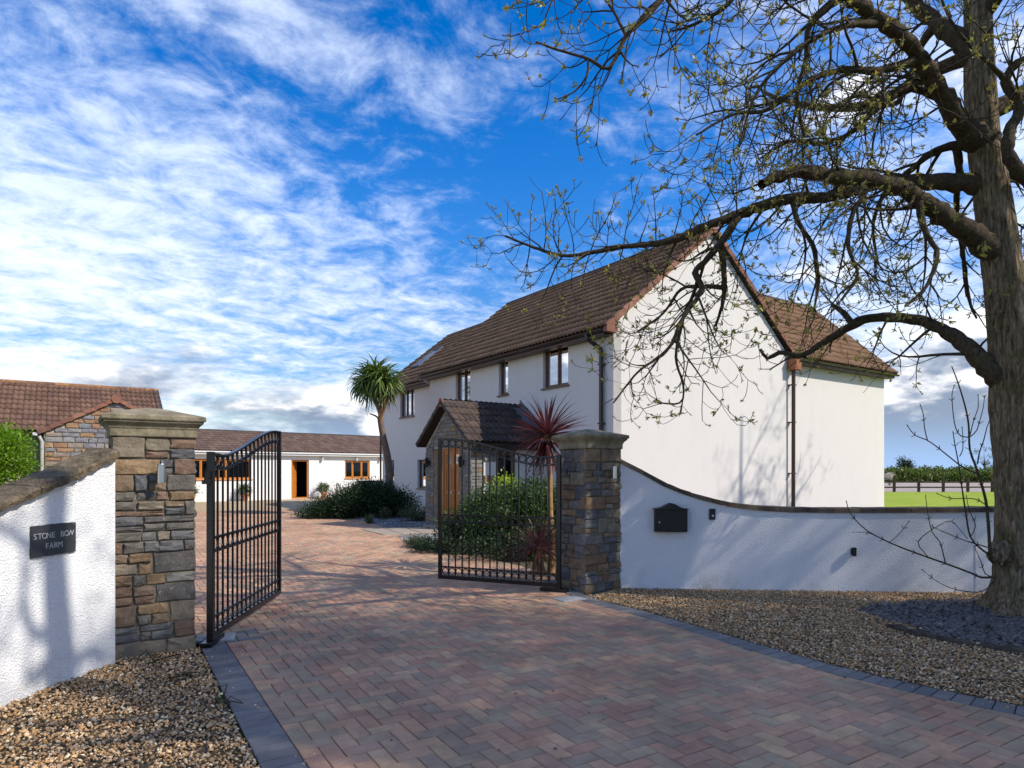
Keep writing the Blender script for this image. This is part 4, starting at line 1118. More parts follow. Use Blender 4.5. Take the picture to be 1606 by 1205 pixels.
# roof slopes: tiles on a thin underlay
def tile_proto():
    xs = [0, .035, .075, .115, .15, .185, .225, .265, .30]; zs = [.0, .034, .034, .003, .0, .034, .034, .003, .0]
    V = []
    for y, lift in ((0, 0.046), (0.40, 0.004)): V += [(x * 0.995, y, z + lift) for x, z in zip(xs, zs)]
    V += [(x * 0.995, 0.0, z + .020) for x, z in zip(xs, zs)]
    q = [[i, i + 1, 9 + i + 1, 9 + i] for i in range(8)] + [[18 + i, 18 + i + 1, i + 1, i] for i in range(8)]
    return np.array(V), np.array(q)
TV, TF = tile_proto()
TILE = mesh_np('tile', TV, TF)
def roof_mats(o, ax, up, length, run, gauge=0.345, keep=None):
    """local 4x4 placements of tiles; o at the eave, ax along the eave, up the slope"""
    o, ax, up = Vector(o), Vector(ax).normalized(), Vector(up).normalized(); nz = ax.cross(up)
    out_ = []; nc = int(round(length / 0.30)); kx = length / nc / 0.30; nr = int(round(run / gauge)); ky = run / nr / gauge
    for r_ in range(nr):
        for c in range(nc):
            x, y = c * 0.30 * kx, r_ * gauge * ky
            if keep and not keep(x + 0.15, y + 0.17): continue
            j = random.gauss(0, 0.0014); p = o + ax * x + up * y + nz * (0.012 + j)
            m_ = Matrix.Identity(4); m_.col[0] = (*(ax * kx), 0); m_.col[1] = (*(up * ky), 0); m_.col[2] = (*nz, 0); m_.col[3] = (*p, 1); out_.append(m_)
    return out_
def tile_out(parent, mats4, m, joined, n_single, name='roof_tile', world_of=None):
    if n_single:
        me = TILE.copy(); me.name = name; me.materials.clear(); me.materials.append(M[m])
    ctr = [world_of @ q.to_translation() for q in mats4]
    order = sorted(range(len(mats4)), key=lambda i: (ctr[i] - Vector(CAMP)).length)
    for i in order[:n_single]: link(name, me, None, parent, mw=mats4[i])
    rest = [np.array(mats4[i]) for i in order[n_single:]]
    if rest:
        v, f = stamp(TV, [TF], rest); tag(link(name + '_field', mesh_np(name + '_field', v, f), joined, parent), kind='stuff')
HW = Matrix.Translation(HC) @ Matrix.Rotation(HANG, 4, 'Z')
def slab(parent, o, ax, up, length, run, th=0.06, m='roof_underlay', name='roof_slope'):
    o, ax, up = Vector(o), Vector(ax).normalized(), Vector(up).normalized(); nz = ax.cross(up)
    c = [o, o + ax * length, o + ax * length + up * run, o + up * run]; mb = MB(); mb.prism([p - nz * th for p in c], nz * th); return mb.build(name, m, parent)
EZ = 4.80; RZ = 7.88
e_main = Vector((-0.32, 0, EZ)); r_main = Vector((RX, 0, RZ)); upm = (r_main - e_main); run_m = upm.length; upm.normalize()
# along -y so that ax x up points out of the roof
Y0, Y1 = -0.12, 9.55
slab(house, (e_main.x, Y1, EZ), (0, -1, 0), upm, Y1 - Y0, run_m)
main_t = roof_mats((e_main.x, Y1, EZ), (0, -1, 0), upm, Y1 - Y0, run_m)
# wing roof, a little lower
e_w = Vector((0.10, 0, 4.73)); r_w = Vector((3.62, 0, 7.52)); upw = r_w - e_w; run_w = upw.length; upw.normalize()
slab(house, (e_w.x, 14.5, e_w.z), (0, -1, 0), upw, 14.5 - 9.56, run_w)
SKY = (1.0, 1.78, 1.55, 3.0)           # skylight: x and slope range on the wing roof
wing_t = roof_mats((e_w.x, 14.5, e_w.z), (0, -1, 0), upw, 14.5 - 9.56, run_w, keep=lambda x, y: not (SKY[0] - .05 < x < SKY[1] + .05 and SKY[2] < y < SKY[3]))
# rear wing roof facing the camera, cut off where the main roof covers it
e_r = Vector((0, -0.27, 4.80)); r_r = Vector((0, 2.90, 7.72)); upr = r_r - e_r; run_r = upr.length; upr.normalize()
slab(house, (7.05, e_r.y, e_r.z), (1, 0, 0), upr, 12.98 - 7.05, run_r)
rear_t = roof_mats((7.05, e_r.y, e_r.z), (1, 0, 0), upr, 12.98 - 7.05, run_r)
# the same slope continued forward until it dies into the main roof
mainback = (r_main - Vector((7.32, 0, EZ)))
rear_t2 = roof_mats((3.75, e_r.y, e_r.z), (1, 0, 0), upr, 3.3, run_r, keep=lambda x, y: (3.75 + x) > 7.32 - (y * upr.z) / (RZ - EZ) * (7.32 - RX) + 0.05)
mb = MB(); mb.add([(7.05, e_r.y, e_r.z - .02), (7.05, 2.9, 7.70), (3.75, 2.9, 7.70)], [(0, 1, 2)]); mb.build('roof_slope', 'roof_underlay', house)
# unseen back slopes
slab(house, (7.32, Y0, EZ), (0, 1, 0), (RX - 7.32, 0, RZ - EZ), Y1 - Y0, math.hypot(RX - 7.32, RZ - EZ))
slab(house, (7.1, 9.57, 4.73), (0, 1, 0), (3.62 - 7.1, 0, 7.52 - 4.73), 14.5 - 9.57, math.hypot(3.48, 2.79))
slab(house, (12.98, 6.07, 4.80), (-1, 0, 0), (0, -3.17, 2.92), 8.5, math.hypot(3.17, 2.92))
# porch
PX, PY0, PY1 = -2.35, 2.56, 5.01; PC = (PY0 + PY1) / 2; PEZ, PRZ = 2.18, 3.27; POH = 0.17
pe = PEZ
tile_p = []
for side in (-1, 1):
    ey = PC + side * ((PY1 - PY0) / 2 + 0.20); up_ = Vector((0, PC - ey, PRZ - PEZ)); run_p = up_.length
    if side < 0: o_, ax_ = (PX - POH, ey, PEZ), (1, 0, 0)
    else: o_, ax_ = (0.0, ey, PEZ), (-1, 0, 0)
    slab(house, o_, ax_, up_, -PX + POH - 0.002, run_p, 0.05, name='porch_slope')
    tile_p += roof_mats(o_, ax_, up_, -PX + POH - 0.30 if side < 0 else -PX + POH, run_p, 0.30)
tile_out(house, main_t + rear_t + rear_t2 + wing_t, 'roof_tile', 'roof_tile_joined', 299, 'roof_tile', HW)
tile_out(house, tile_p, 'porch_tile', 'porch_tile_joined', 200, 'porch_tile', HW)
# ridge tiles
def ridge(parent, a, b_, m, seg=0.45, r_=0.115, name='ridge_tile'):
    a, b_ = Vector(a), Vector(b_); n = max(1, round((b_ - a).length / seg)); t_ = (b_ - a).normalized(); sd = t_.cross(Vector((0, 0, 1))).normalized()
    for k in range(n):
        p, q = a.lerp(b_, (k + .012) / n), a.lerp(b_, (k + 1 - .012) / n); mb = MB(); rr = []
        for P, g in ((p, 1.0), (q, 0.97)):
            ou = [P + sd * (r_ * g * math.cos(x)) + Vector((0, 0, r_ * 0.8 * g * math.sin(x))) for x in np.linspace(-.25, math.pi + .25, 9)]
            rr.append(ou)
        inn_ = [[P0 + (pt - P0) * 0.84 for pt in r1] for P0, r1 in zip((p, q), rr)]
        loop = lambda o1, i1: o1 + list(reversed(i1))
        mb.rings([loop(rr[0], inn_[0]), loop(rr[1], inn_[1])]); mb.build(name, m, parent)
ridge(house, (RX, Y0, RZ - .01), (RX, Y1, RZ - .01), 'ridge_tile')
ridge(house, (3.62, 9.6, 7.50), (3.62, 14.5, 7.50), 'ridge_tile')
ridge(house, (4.2, 2.9, 7.70), (12.98, 2.9, 7.70), 'ridge_tile')
ridge(house, (PX - POH, PC, PRZ - .01), (-0.01, PC, PRZ - .01), 'ridge_tile', r_=0.105)
mb = MB(); mb.tube([(PX - POH - 0.015, PC, PRZ + 0.0), (PX - POH + .01, PC, PRZ + 0.0)], 0.118, 18); mb.build('ridge_end', 'verge_tile', house)
# cloaked verge tiles up the gables
def verge(parent, o, up, out, run, m, gauge=0.345, drop=0.13, wide=0.16, name='verge_tile', skip=0.0):
    """stepped L-shaped verge units: cap on the roof plus a cheek on the gable"""
    o, up, out = Vector(o), Vector(up).normalized(), Vector(out).normalized(); nz = up.cross(out); nz = nz if nz.z > 0 else -nz
    n = int(round(run / gauge)); g = run / n
    for k in range(n):
        a = o + up * (k * g + skip); rr = []
        for y, lift in ((0.0, 0.052), (g * 1.05, 0.026)):
            c = a + up * y
            rr.append([c - out * wide + nz * lift, c + out * 0.018 + nz * (lift + 0.004), c + out * 0.018 - nz * (drop - lift), c + out * 0.004 - nz * (drop - lift), c + out * 0.004 + nz * (lift - 0.012), c - out * wide + nz * (lift - 0.012)])
        mb = MB(); mb.rings(rr); mb.build(name, m, parent)
verge(house, (e_main.x, Y0, EZ + .03), upm, (0, -1, 0), run_m, 'verge_tile')
verge(house, (7.32, Y0, EZ + .03), (RX - 7.32, 0, RZ - EZ), (0, -1, 0), run_m, 'verge_tile')
verge(house, (12.98, e_r.y, e_r.z + .03), upr, (1, 0, 0), run_r, 'ridge_tile')
verge(house, (e_w.x, 14.5, e_w.z + .03), upw, (0, 1, 0), run_w, 'ridge_tile')
for side in (-1, 1):
    ey = PC + side * ((PY1 - PY0) / 2 + 0.20); up_ = Vector((0, PC - ey, PRZ - PEZ)); verge(house, (PX - POH, ey, PEZ + .02), up_, (-1, 0, 0), up_.length, 'ridge_tile', 0.30, 0.09, 0.13)
mb = MB(); mb.prism([(-0.33, Y0 - 0.02, EZ - 0.10), (0.0, Y0 - 0.02, EZ - 0.10), (0.0, Y0 - 0.02, EZ + 0.2), (-0.33, Y0 - 0.02, EZ + 0.02)], (0, 0.13, 0)); mb.build('verge_foot', 'verge_tile', house)
mb = MB(); mb.tube([(RX, Y0 - 0.03, RZ - 0.02), (RX, Y0 + 0.05, RZ - 0.02)], 0.125, 8); mb.build('ridge_end', 'verge_tile', house)
# end of the main roof above the wing
mb = MB(); mb.prism([(e_main.x + .03, Y1 - .01, EZ - .02), (RX, Y1 - .01, RZ - .02), (7.3, Y1 - .01, EZ - .02), (7.1, Y1 - .01, 4.6), (0, Y1 - .01, 4.6)], (0, -0.1, 0)); mb.build('gable_end', 'house_render', house)
# soffits, fascias, gutters and downpipes
def gutter(a, b_, out, m='dark_brown_pvc', r_=0.06):
    a, b_, out = Vector(a), Vector(b_), Vector(out); mb = MB(); rr = []
    for P in (a, b_):
        o1 = [P + out * (r_ + r_ * math.cos(x)) + Vector((0, 0, -r_ * math.sin(x))) for x in np.linspace(0, math.pi, 9)]
        i1 = [P + out * (r_ + .86 * r_ * math.cos(x)) + Vector((0, 0, -.86 * r_ * math.sin(x))) for x in np.linspace(0, math.pi, 9)]
        rr.append(o1 + list(reversed(i1)))
    mb.rings(rr); mb.build('gutter', m, house)
mb = MB(); mb.box((-0.30, 0.02, EZ - .145), (-0.275, 9.5, EZ - .005)); mb.box((-0.274, 0.02, EZ - .15), (-0.001, 9.29, EZ - .13)); mb.build('fascia', 'brown_pvc', house)
gutter((-0.302, 0.0, EZ - .03), (-0.302, 9.5, EZ - .03), (-1, 0, 0))
mb = MB(); mb.box((0.12, 9.56, 4.59), (0.145, 14.4, 4.72)); mb.box((0.146, 9.56, 4.585), (WALLX - .001, 14.35, 4.605)); mb.build('fascia', 'brown_pvc', house)
gutter((0.118, 9.56, 4.70), (0.118, 14.45, 4.70), (-1, 0, 0))
mb = MB(); mb.box((7.15, -0.25, EZ - .15), (12.85, -0.225, EZ - .01)); mb.box((7.15, -0.224, EZ - .155), (12.85, 0.029, EZ - .135)); mb.build('fascia', 'brown_pvc', house)
gutter((7.12, -0.252, EZ - .03), (12.95, -0.252, EZ - .03), (0, -1, 0))
mb = MB(); mb.box((PX - .02, PY0 - 0.17, PEZ - .15), (-0.02, PY0 - 0.145, PEZ - .015)); mb.box((PX - .02, PY0 - .144, PEZ - .155), (-.02, PY0 - .001, PEZ - .135)); mb.build('porch_fascia', 'dark_brown_pvc', house)
gutter((PX - .02, PY0 - 0.172, PEZ - .03), (-0.02, PY0 - 0.172, PEZ - .03), (0, -1, 0))
mb = MB(); mb.tube([(-0.37, 0.52, EZ - .07), (-0.37, 0.50, EZ - .18), (-0.24, 0.42, EZ - .30), (-0.09, 0.34, EZ - .42), (-0.085, 0.33, EZ - .55), (-0.085, 0.33, 0.02)], 0.052, 12)
for z in (1.0, 2.6, 4.0): mb.box((-0.14, 0.26, z), (0.02, 0.40, z + .03))
mb.build('downpipe', 'dark_brown_pvc', house, smooth=False)
mb = MB(); mb.tube([(7.06, -0.13, EZ - .3), (7.06, -0.12, 0.02)], 0.055, 12)
for z in (1.4, 2.9, 4.0): mb.box((6.98, -0.17, z), (7.14, 0.02, z + .03))
mb.build('downpipe', 'brown_pvc', house)
mb = MB(); mb.tube([(0.30, 14.42, 4.6), (0.34, 14.42, 4.3), (0.34, 14.42, 0.02)], 0.04, 10); mb.build('downpipe', 'dark_brown_pvc', house)
mb = MB(); mb.box((6.92, -0.29, EZ - .36), (7.22, -0.01, EZ - .04), 0.01); mb.build('verge_foot', 'hopper_brown', house)
mb = MB(); mb.box((6.90, -0.31, EZ - .038), (7.24, -0.005, EZ - .005), 0.006); mb.build('lead_cap', 'lead', house)
mb = MB(); mb.box((4.98, -0.012, 5.16), (5.13, 0.05, 5.31))
for k in range(4): mb.box((4.99, -0.020, 5.18 + k * .033), (5.12, -0.0125, 5.195 + k * .033))
mb.build('air_vent', 'vent_grey', house)
# skylight in the wing roof
def wr(x, y, lift): return Vector((e_w.x, 14.5, e_w.z)) + Vector((0, -1, 0)) * x + upw * y + Vector((0, -1, 0)).cross(upw) * lift
mb = MB(); xs0, xs1, ys0, ys1 = SKY
for (a, b_, c, e) in ((xs0, xs0 + .07, ys0, ys1), (xs1 - .07, xs1, ys0, ys1), (xs0 + .07, xs1 - .07, ys0, ys0 + .08), (xs0 + .07, xs1 - .07, ys1 - .08, ys1)):
    mb.prism([wr(a, c, .02), wr(b_, c, .02), wr(b_, e, .02), wr(a, e, .02)], (Vector((0, -1, 0)).cross(upw)) * 0.085)
sl = mb.build('skylight', 'lead', house)
mb = MB(); mb.add([wr(xs0 + .07, ys0 + .08, .075), wr(xs1 - .07, ys0 + .08, .075), wr(xs1 - .07, ys1 - .08, .075), wr(xs0 + .07, ys1 - .08, .075)], [(0, 1, 2, 3)]); mb.build('pane', 'glass', sl)
mb = MB(); mb.add([wr(xs0 + .07, ys0 + .08, .03), wr(xs1 - .07, ys0 + .08, .03), wr(xs1 - .07, ys1 - .08, .03), wr(xs0 + .07, ys1 - .08, .03)], [(0, 1, 2, 3)]); mb.build('blind', 'curtain', sl)

# porch masonry: core walls, coursed slate, oak door
DY0, DY1, DH = 3.12, 4.53, 2.08
mb = MB()
c_ = [(PX + .03, PY0 + .03), (PX + .03, DY0), (PX + .03, DY1), (PX + .03, PY1 - .03)]
mb.box((PX + .03, PY0 + .03, -.05), (PX + .26, DY0, PEZ)); mb.box((PX + .03, DY1, -.05), (PX + .26, PY1 - .03, PEZ)); mb.box((PX + .03, DY0, DH), (PX + .26, DY1, PEZ))
mb.prism([(PX + .03, PY0 + .03, PEZ), (PX + .03, PY1 - .03, PEZ), (PX + .03, PC, PRZ - .10)], (.23, 0, 0))
mb.box((PX + .27, PY0 + .03, -.05), (-1.62, PY0 + .25, PEZ)); mb.box((PX + .27, PY1 - .25, -.05), (-.001, PY1 - .03, PEZ)); mb.build('porch_core', 'pale_mortar', house)
def porch_stones(fr, x0, x1, z0, z1, lim=None, hole=None, lo=.055, hi=.10):
    zs = courses(z0, z1, lo, hi); cnt = 0
    for k in range(len(zs) - 1):
        xs = split(x0, x1, .13, .34) if k % 2 else split(x0, x1, .16, .36)
        for i in range(len(xs) - 1):
            a, b_ = xs[i] + .005, xs[i + 1] - .005; q0, q1 = zs[k] + .0045, zs[k + 1] - .0045; segs = [(a, b_)]
            if hole and q0 < hole[2] + .01:
                segs = [s_ for s_ in ((a, min(b_, hole[0])), (max(a, hole[1]), b_)) if s_[1] - s_[0] > .03]
            if lim:
                L0, L1 = lim(q1 + 0.02); segs = [(max(s_[0], L0), min(s_[1], L1)) for s_ in segs]; segs = [s_ for s_ in segs if s_[1] - s_[0] > .03]
            for s_ in segs:
                me = stone_mesh(s_[1] - s_[0], q1 - q0, .045 + random.uniform(-.006, .006), .006); yield me, (s_[0] + s_[1]) / 2, (q0 + q1) / 2
def porch_lim(z):
    f = max(0.0, (z - PEZ + .10) / (PRZ - PEZ)); hw = (PY1 - PY0) / 2 + .02
    if z < PEZ - .05: return -hw, hw
    hw = max(0.0, hw * (1 - f)); return -hw, hw
n_st = 0
for me, x, z in porch_stones(None, -(PY1 - PY0) / 2, (PY1 - PY0) / 2, 0, PRZ - .06, porch_lim, (-(DY1 - PC), -(DY0 - PC), DH), .07, .12):
    link('stone', me, 'porch_stone', house, mw=face_frame((PX + .045, PC - x, z), (0, -1, 0), (-1, 0, 0))); n_st += 1
for me, x, z in porch_stones(None, PX, -1.97, 0, PEZ - .15, None, None, .07, .12):
    link('stone', me, 'porch_stone', house, mw=face_frame((x, PY0 + .045, z), (1, 0, 0), (0, -1, 0))); n_st += 1
# side wall: white render between slate bands, then the side window
mb = MB(); mb.box((-1.965, PY0 + .015, -.05), (-1.60, PY0 + .24, PEZ - .16)); mb.box((-0.98, PY0 + .015, -.05), (-.003, PY0 + .24, PEZ - .16)); mb.box((-1.60, PY0 + .015, -.05), (-.98, PY0 + .24, 0.62)); mb.build('porch_side_wall', 'house_render', house)
for z0, z1 in ((0.62, 0.83), (1.18, 1.38), (1.72, 2.02)):
    for me, x, z in porch_stones(None, -1.96, -1.61, z0, z1, None, None, .08, .11):
        link('stone', me, 'porch_stone', house, mw=face_frame((x, PY0 + .03, z), (1, 0, 0), (0, -1, 0))); n_st += 1
mb = MB(); mb.box((-1.60, PY0 + .01, 1.97), (-.98, PY0 + .20, PEZ - .16)); mb.build('lintel', 'porch_stone', house)
frame_window(house, (-1.60, PY0 + .015, 0.62), (1, 0, 0), (0, -1, 0), .62, 1.35, [], 'brown_frame', 0.06, curtain=False, fw=.06)
# door set: frame, side light, six-panel door
df = MB(); DX = PX + .10
def dbox(mb, y0, y1, z0, z1, d0=0.0, d1=0.07, bev=0): mb.box((DX + d0, min(y0, y1), z0), (DX + d1, max(y0, y1), z1), bev)
dbox(df, DY0, DY0 + .07, 0, DH); dbox(df, DY1 - .07, DY1, 0, DH); dbox(df, DY0 + .07, DY1 - .07, DH - .07, DH, .001); dbox(df, DY1 - .40, DY1 - .33, 0.0, DH - .07, .001); dbox(df, DY1 - .33, DY1 - .07, 0, .30, .002)
dbox(df, DY0 + .07, DY1 - .40, 0.0, .05, .001)
frame_ = df.build('door_frame', 'oak_door', house)
mb = MB(); mb.add([(DX + .03, DY1 - .33, .30), (DX + .03, DY1 - .07, .30), (DX + .03, DY1 - .07, DH - .07), (DX + .03, DY1 - .33, DH - .07)], [(0, 1, 2, 3)]); mb.build('side_light', 'glass', frame_)
mb = MB(); mb.box((DX + .20, DY1 - .36, .02), (DX + .22, DY1 - .05, DH)); mb.build('net_curtain', 'curtain', frame_)
mb = MB(); mb.box((DX + .55, DY0 - .05, -.02), (DX + .58, DY1 + .05, DH + .05)); mb.build('hall', 'interior', frame_)
d0, d1 = DY0 + .075, DY1 - .405; dw = d1 - d0
mb = MB(); st = .105; md = (d0 + d1) / 2
for y0, y1 in ((d0, d0 + st), (d1 - st, d1), (md - .045, md + .045)): dbox(mb, y0, y1, .055, DH - .075, .02, .065)
for z0, z1 in ((.055, .26), (.86, .98), (1.58, 1.66), (DH - .17, DH - .075)):
    for y0, y1 in ((d0 + st, md - .045), (md + .045, d1 - st)): dbox(mb, y0, y1, z0, z1, .021, .064)
door = mb.build('front_door', 'oak_door', house)
for z0, z1 in ((.26, .86), (.98, 1.58)):
    for y0, y1 in ((d0 + st, md - .045), (md + .045, d1 - st)):
        mb = MB(); dbox(mb, y0 + .002, y1 - .002, z0 + .002, z1 - .002, .036, .055); dbox(mb, y0 + .05, y1 - .05, z0 + .05, z1 - .05, .024, .037, .004); mb.build('door_panel', 'oak_door', door)
for y0, y1 in ((d0 + st, md - .045), (md + .045, d1 - st)):
    mb = MB(); mb.add([(DX + .04, y0, 1.66), (DX + .04, y1, 1.66), (DX + .04, y1, DH - .17), (DX + .04, y0, DH - .17)], [(0, 1, 2, 3)]); mb.build('pane', 'glass', door)
for y in (md - .0, d0 + .055): 
    mb = MB(); mb.box((DX - .035, y - .035, .90), (DX + .02, y + .035, .95), .006); mb.build('handle', 'steel', door)
mb = MB(); mb.box((PX - .30, DY0 - .05, -.02), (PX + .10, DY1 + .05, 0.035), .006); mb.build('doorstep', 'path_slab', house)
# lead flashing where the porch roof meets the wall
ey = PC - ((PY1 - PY0) / 2 + 0.20); upp = Vector((0, PC - ey, PRZ - PEZ)); rp = upp.length; upp.normalize(); nzp = Vector((1, 0, 0)).cross(upp)
mb = MB(); q = [Vector((-0.33, ey, PEZ)), Vector((-0.004, ey, PEZ)), Vector((-0.004, ey, PEZ)) + upp * rp, Vector((-0.33, ey, PEZ)) + upp * rp]
mb.prism([p + nzp * .034 for p in q], nzp * .012); mb.prism([Vector((-0.016, ey, PEZ + .05)), Vector((-0.016, ey, PEZ + .05)) + upp * rp, Vector((-0.016, ey, PEZ + .22)) + upp * rp, Vector((-0.016, ey, PEZ + .20))], (0.012, 0, 0))
mb.build('lead_flashing', 'lead', house)
# coach lamps either side of the porch door
for y in (DY0 - .22, DY1 + .20):
    lm = tag(empty('porch_lamp', HC + VA * (PX - .01) + UA * y + Vector((0, 0, 1.70)), HANG), 'small dark coach lamp %s of the porch door' % ('right' if y < DY0 else 'left'), 'wall lamp', 'lamps by the porch door')
    mb = MB(); mb.box((-.03, -.03, -.06), (.01, .03, .06), .004); mb.build('back_plate', 'black_metal', lm)
    mb = MB(); mb.rings([[(-.09 + r_ * math.cos(a), r_ * math.sin(a), z) for a in np.linspace(0, 2 * math.pi, 8, endpoint=False)] for r_, z in ((.02, -.12), (.045, -.08), (.06, .08), (.065, .09), (.02, .16))]); mb.build('lantern', 'black_metal', lm)

# ------------------------------------------------------------------ long white outbuilding at the back of the yard
OB = ground(467, 782.5); OA = math.radians(42)
ob = tag(empty('outbuilding', OB, OA), 'long low white outbuilding with an open orange door at the back of the yard', 'outbuilding')
OEZ = 2.42
ob_holes = [(-0.35, 0.62, 0.0, 2.06), (2.72, 4.28, 1.06, 2.06), (-5.6, -2.42, 1.06, 2.06)]
wall_holes('front_wall', 'outbuilding_render', ob, (-9.0, 0, 0), (1, 0, 0), 19.0, OEZ, 0.25, [(a + 9.0, b_ + 9.0, c, e) for a, b_, c, e in ob_holes], (0, 1, 0))
mb = MB(); mb.prism([(-9, .26, -.05), (-9, 5.2, -.05), (-9, 5.2, OEZ), (-9, 2.7, 3.45), (-9, .26, OEZ)], (.25, 0, 0)); mb.box((-8.7, 4.95, -.05), (10, 5.2, OEZ)); mb.build('side_wall', 'outbuilding_render', ob)
upo = Vector((0, 2.95, 1.12)); rl = upo.length
OW = Matrix.Translation(OB) @ Matrix.Rotation(OA, 4, 'Z')
slab(ob, (-9.2, -0.25, OEZ + .02), (1, 0, 0), upo, 19.4, rl); slab(ob, (10.2, 5.65, OEZ + .02), (-1, 0, 0), (0, -2.95, 1.12), 19.4, rl)
ot = roof_mats((-9.2, -0.25, OEZ + .02), (1, 0, 0), upo, 19.4, rl)
tile_out(ob, ot, 'far_tile_joined', 'far_tile_joined', 0, 'roof_tile', OW)
ridge(ob, (-9.2, 2.7, OEZ + 1.15), (10.2, 2.7, OEZ + 1.15), 'ridge_tile')
mb = MB(); mb.box((-9.2, -.24, OEZ - .14), (10.2, -.215, OEZ + .0)); mb.box((-9.2, -.214, OEZ - .15), (10.2, -.001, OEZ - .13)); mb.box((-9.2, -.31, OEZ - .04), (10.2, -.241, OEZ + .02)); mb.build('fascia', 'white_pvc', ob)
frame_window(ob, (2.72, 0, 1.06), (1, 0, 0), (0, -1, 0), 1.56, 1.0, [.32, .68], 'far_oak', .05, curtain=False, fw=.07)
frame_window(ob, (-5.6, 0, 1.06), (1, 0, 0), (0, -1, 0), 3.18, 1.0, [.25, .5, .62], 'far_oak', .05, curtain=False, fw=.07)
mb = MB(); mb.box((-.35, .05, 0), (-.27, .12, 2.06)); mb.box((.54, .05, 0), (.62, .12, 2.06)); mb.box((-.27, .051, 1.98), (.54, .119, 2.06)); mb.box((-.27, .04, 0), (.54, .14, .08)); fr_ = mb.build('door_frame', 'far_oak', ob)
mb = MB(); mb.box((-.6, 2.0, 0), (1.0, 2.03, 2.2)); mb.box((-.6, .26, -.02), (-.58, 2.0, 2.2)); mb.box((.98, .26, -.02), (1.0, 2.0, 2.2)); mb.box((-.6, .26, 2.2), (1.0, 2.0, 2.22)); mb.build('hall', 'interior', ob)
dr = MB(); dr.box((0, 0, 0), (.80, .04, 1.9)); dl = dr.build('door_leaf', 'far_oak', ob, loc=(-.26, .14, .085)); dl.rotation_euler = (0, 0, math.radians(48))
for z0, z1 in ((.15, .62), (.72, 1.15), (1.25, 1.78)):
    for x0, x1 in ((.10, .36), (.44, .70)): mb = MB(); mb.box((x0, -.012, z0), (x1, -.001, z1), .003); mb.build('door_panel', 'far_oak', dl)
for x in (1.35, 3.4, 4.9):
    lm = tag(empty('security_light', OB + Matrix.Rotation(OA, 3, 'Z') @ Vector((x, -.03, OEZ - .25)), OA), ['small grey security light on the white wall right of the open orange door', 'small security light above the orange three-light window', 'small security light right of the orange three-light window'][(1.35, 3.4, 4.9).index(x)], 'security light', 'security lights under the outbuilding eave')
    mb = MB(); mb.box((-.02, -.02, -.03), (.02, .025, .12)); mb.build('bracket', 'steel', lm)
    mb = MB(); mb.rings([[(r_ * math.cos(a), -.08 + y_, -.06 + r_ * math.sin(a)) for a in np.linspace(0, 2 * math.pi, 10, endpoint=False)] for r_, y_ in ((.03, .06), (.075, 0), (.08, -.05))]); mb.build('lamp_head', 'vent_grey', lm)

# ------------------------------------------------------------------ stone barn on the left with its gabled wing
BC = Vector((-13.08, 24.0, 0)); barn = tag(empty('stone_barn', BC, HANG), 'stone barn with a red-brown tiled roof and a gabled rubble wing on the left', 'barn')
BW = Matrix.Translation(BC) @ Matrix.Rotation(HANG, 4, 'Z')
# local x along the main ridge (to the right), y backwards; main ridge at y = 0
BRZ, BEZ, BD = 4.42, 2.66, 3.05
mb = MB(); mb.box((-12, -2.75, -.05), (-.2, -2.5, BEZ + .1)); mb.prism([(-.2, -2.75, -.05), (-.2, 2.75, -.05), (-.2, 2.75, BEZ), (-.2, 0, BRZ - .15), (-.2, -2.75, BEZ)], (-.25, 0, 0)); mb.box((-12, 2.5, -.05), (-.5, 2.75, BEZ)); mb.build('barn_wall', 'pale_mortar', barn)
upb = Vector((0, BD, BRZ - BEZ)); rb = upb.length
slab(barn, (-12, -BD, BEZ), (1, 0, 0), upb, 12, rb); slab(barn, (0, BD, BEZ), (-1, 0, 0), (0, -BD, BRZ - BEZ), 12, rb)
bt = roof_mats((-12, -BD, BEZ), (1, 0, 0), upb, 12, rb)
ridge(barn, (-12, 0, BRZ), (0.02, 0, BRZ), 'lichen_ridge')
verge(barn, (.0, -BD, BEZ + .03), upb, (1, 0, 0), rb, 'ridge_tile')
# gabled wing: ridge runs along y, face at y = -3.32
GX, GY, GHW, GPZ, GEZ = -1.48, -3.32, 2.0, 3.72, 2.60
mb = MB(); mb.prism([(GX - GHW + .15, GY + .03, -.05), (GX + GHW - .15, GY + .03, -.05), (GX + GHW - .15, GY + .03, GEZ + .05), (GX, GY + .03, GPZ - .06), (GX - GHW + .15, GY + .03, GEZ + .05)], (0, .25, 0)); mb.box((GX - GHW + .15, GY + .3, -.05), (GX - GHW + .38, -2.76, GEZ)); mb.build('gable_core', 'pale_mortar', barn)
for sd in (-1, 1):
    u_ = Vector((-sd * GHW, 0, GPZ - GEZ)); r_ = u_.length
    if sd < 0: o_, ax_ = (GX - GHW, GY + 2.4, GEZ), (0, -1, 0)
    else: o_, ax_ = (GX + GHW, GY - .05, GEZ), (0, 1, 0)
    slab(barn, o_, ax_, u_, 2.45, r_); bt += roof_mats(o_, ax_, u_, 2.45, r_)
    verge(barn, (GX + sd * GHW, GY - .06, GEZ + .03), u_, (0, -1, 0), r_, 'verge_tile', .34, .11)
tile_out(barn, bt, 'barn_tile', 'barn_tile_joined', 299, 'roof_tile', BW)
ridge(barn, (GX, GY - .08, GPZ), (GX, GY + 2.2, GPZ), 'verge_tile')
mb = MB(); mb.tube([(GX, GY - .11, GPZ + .02), (GX, GY - .05, GPZ + .02)], .15, 7); mb.build('ridge_end', 'verge_tile', barn)
zs = courses(0.3, GPZ - .12, .11, .17)
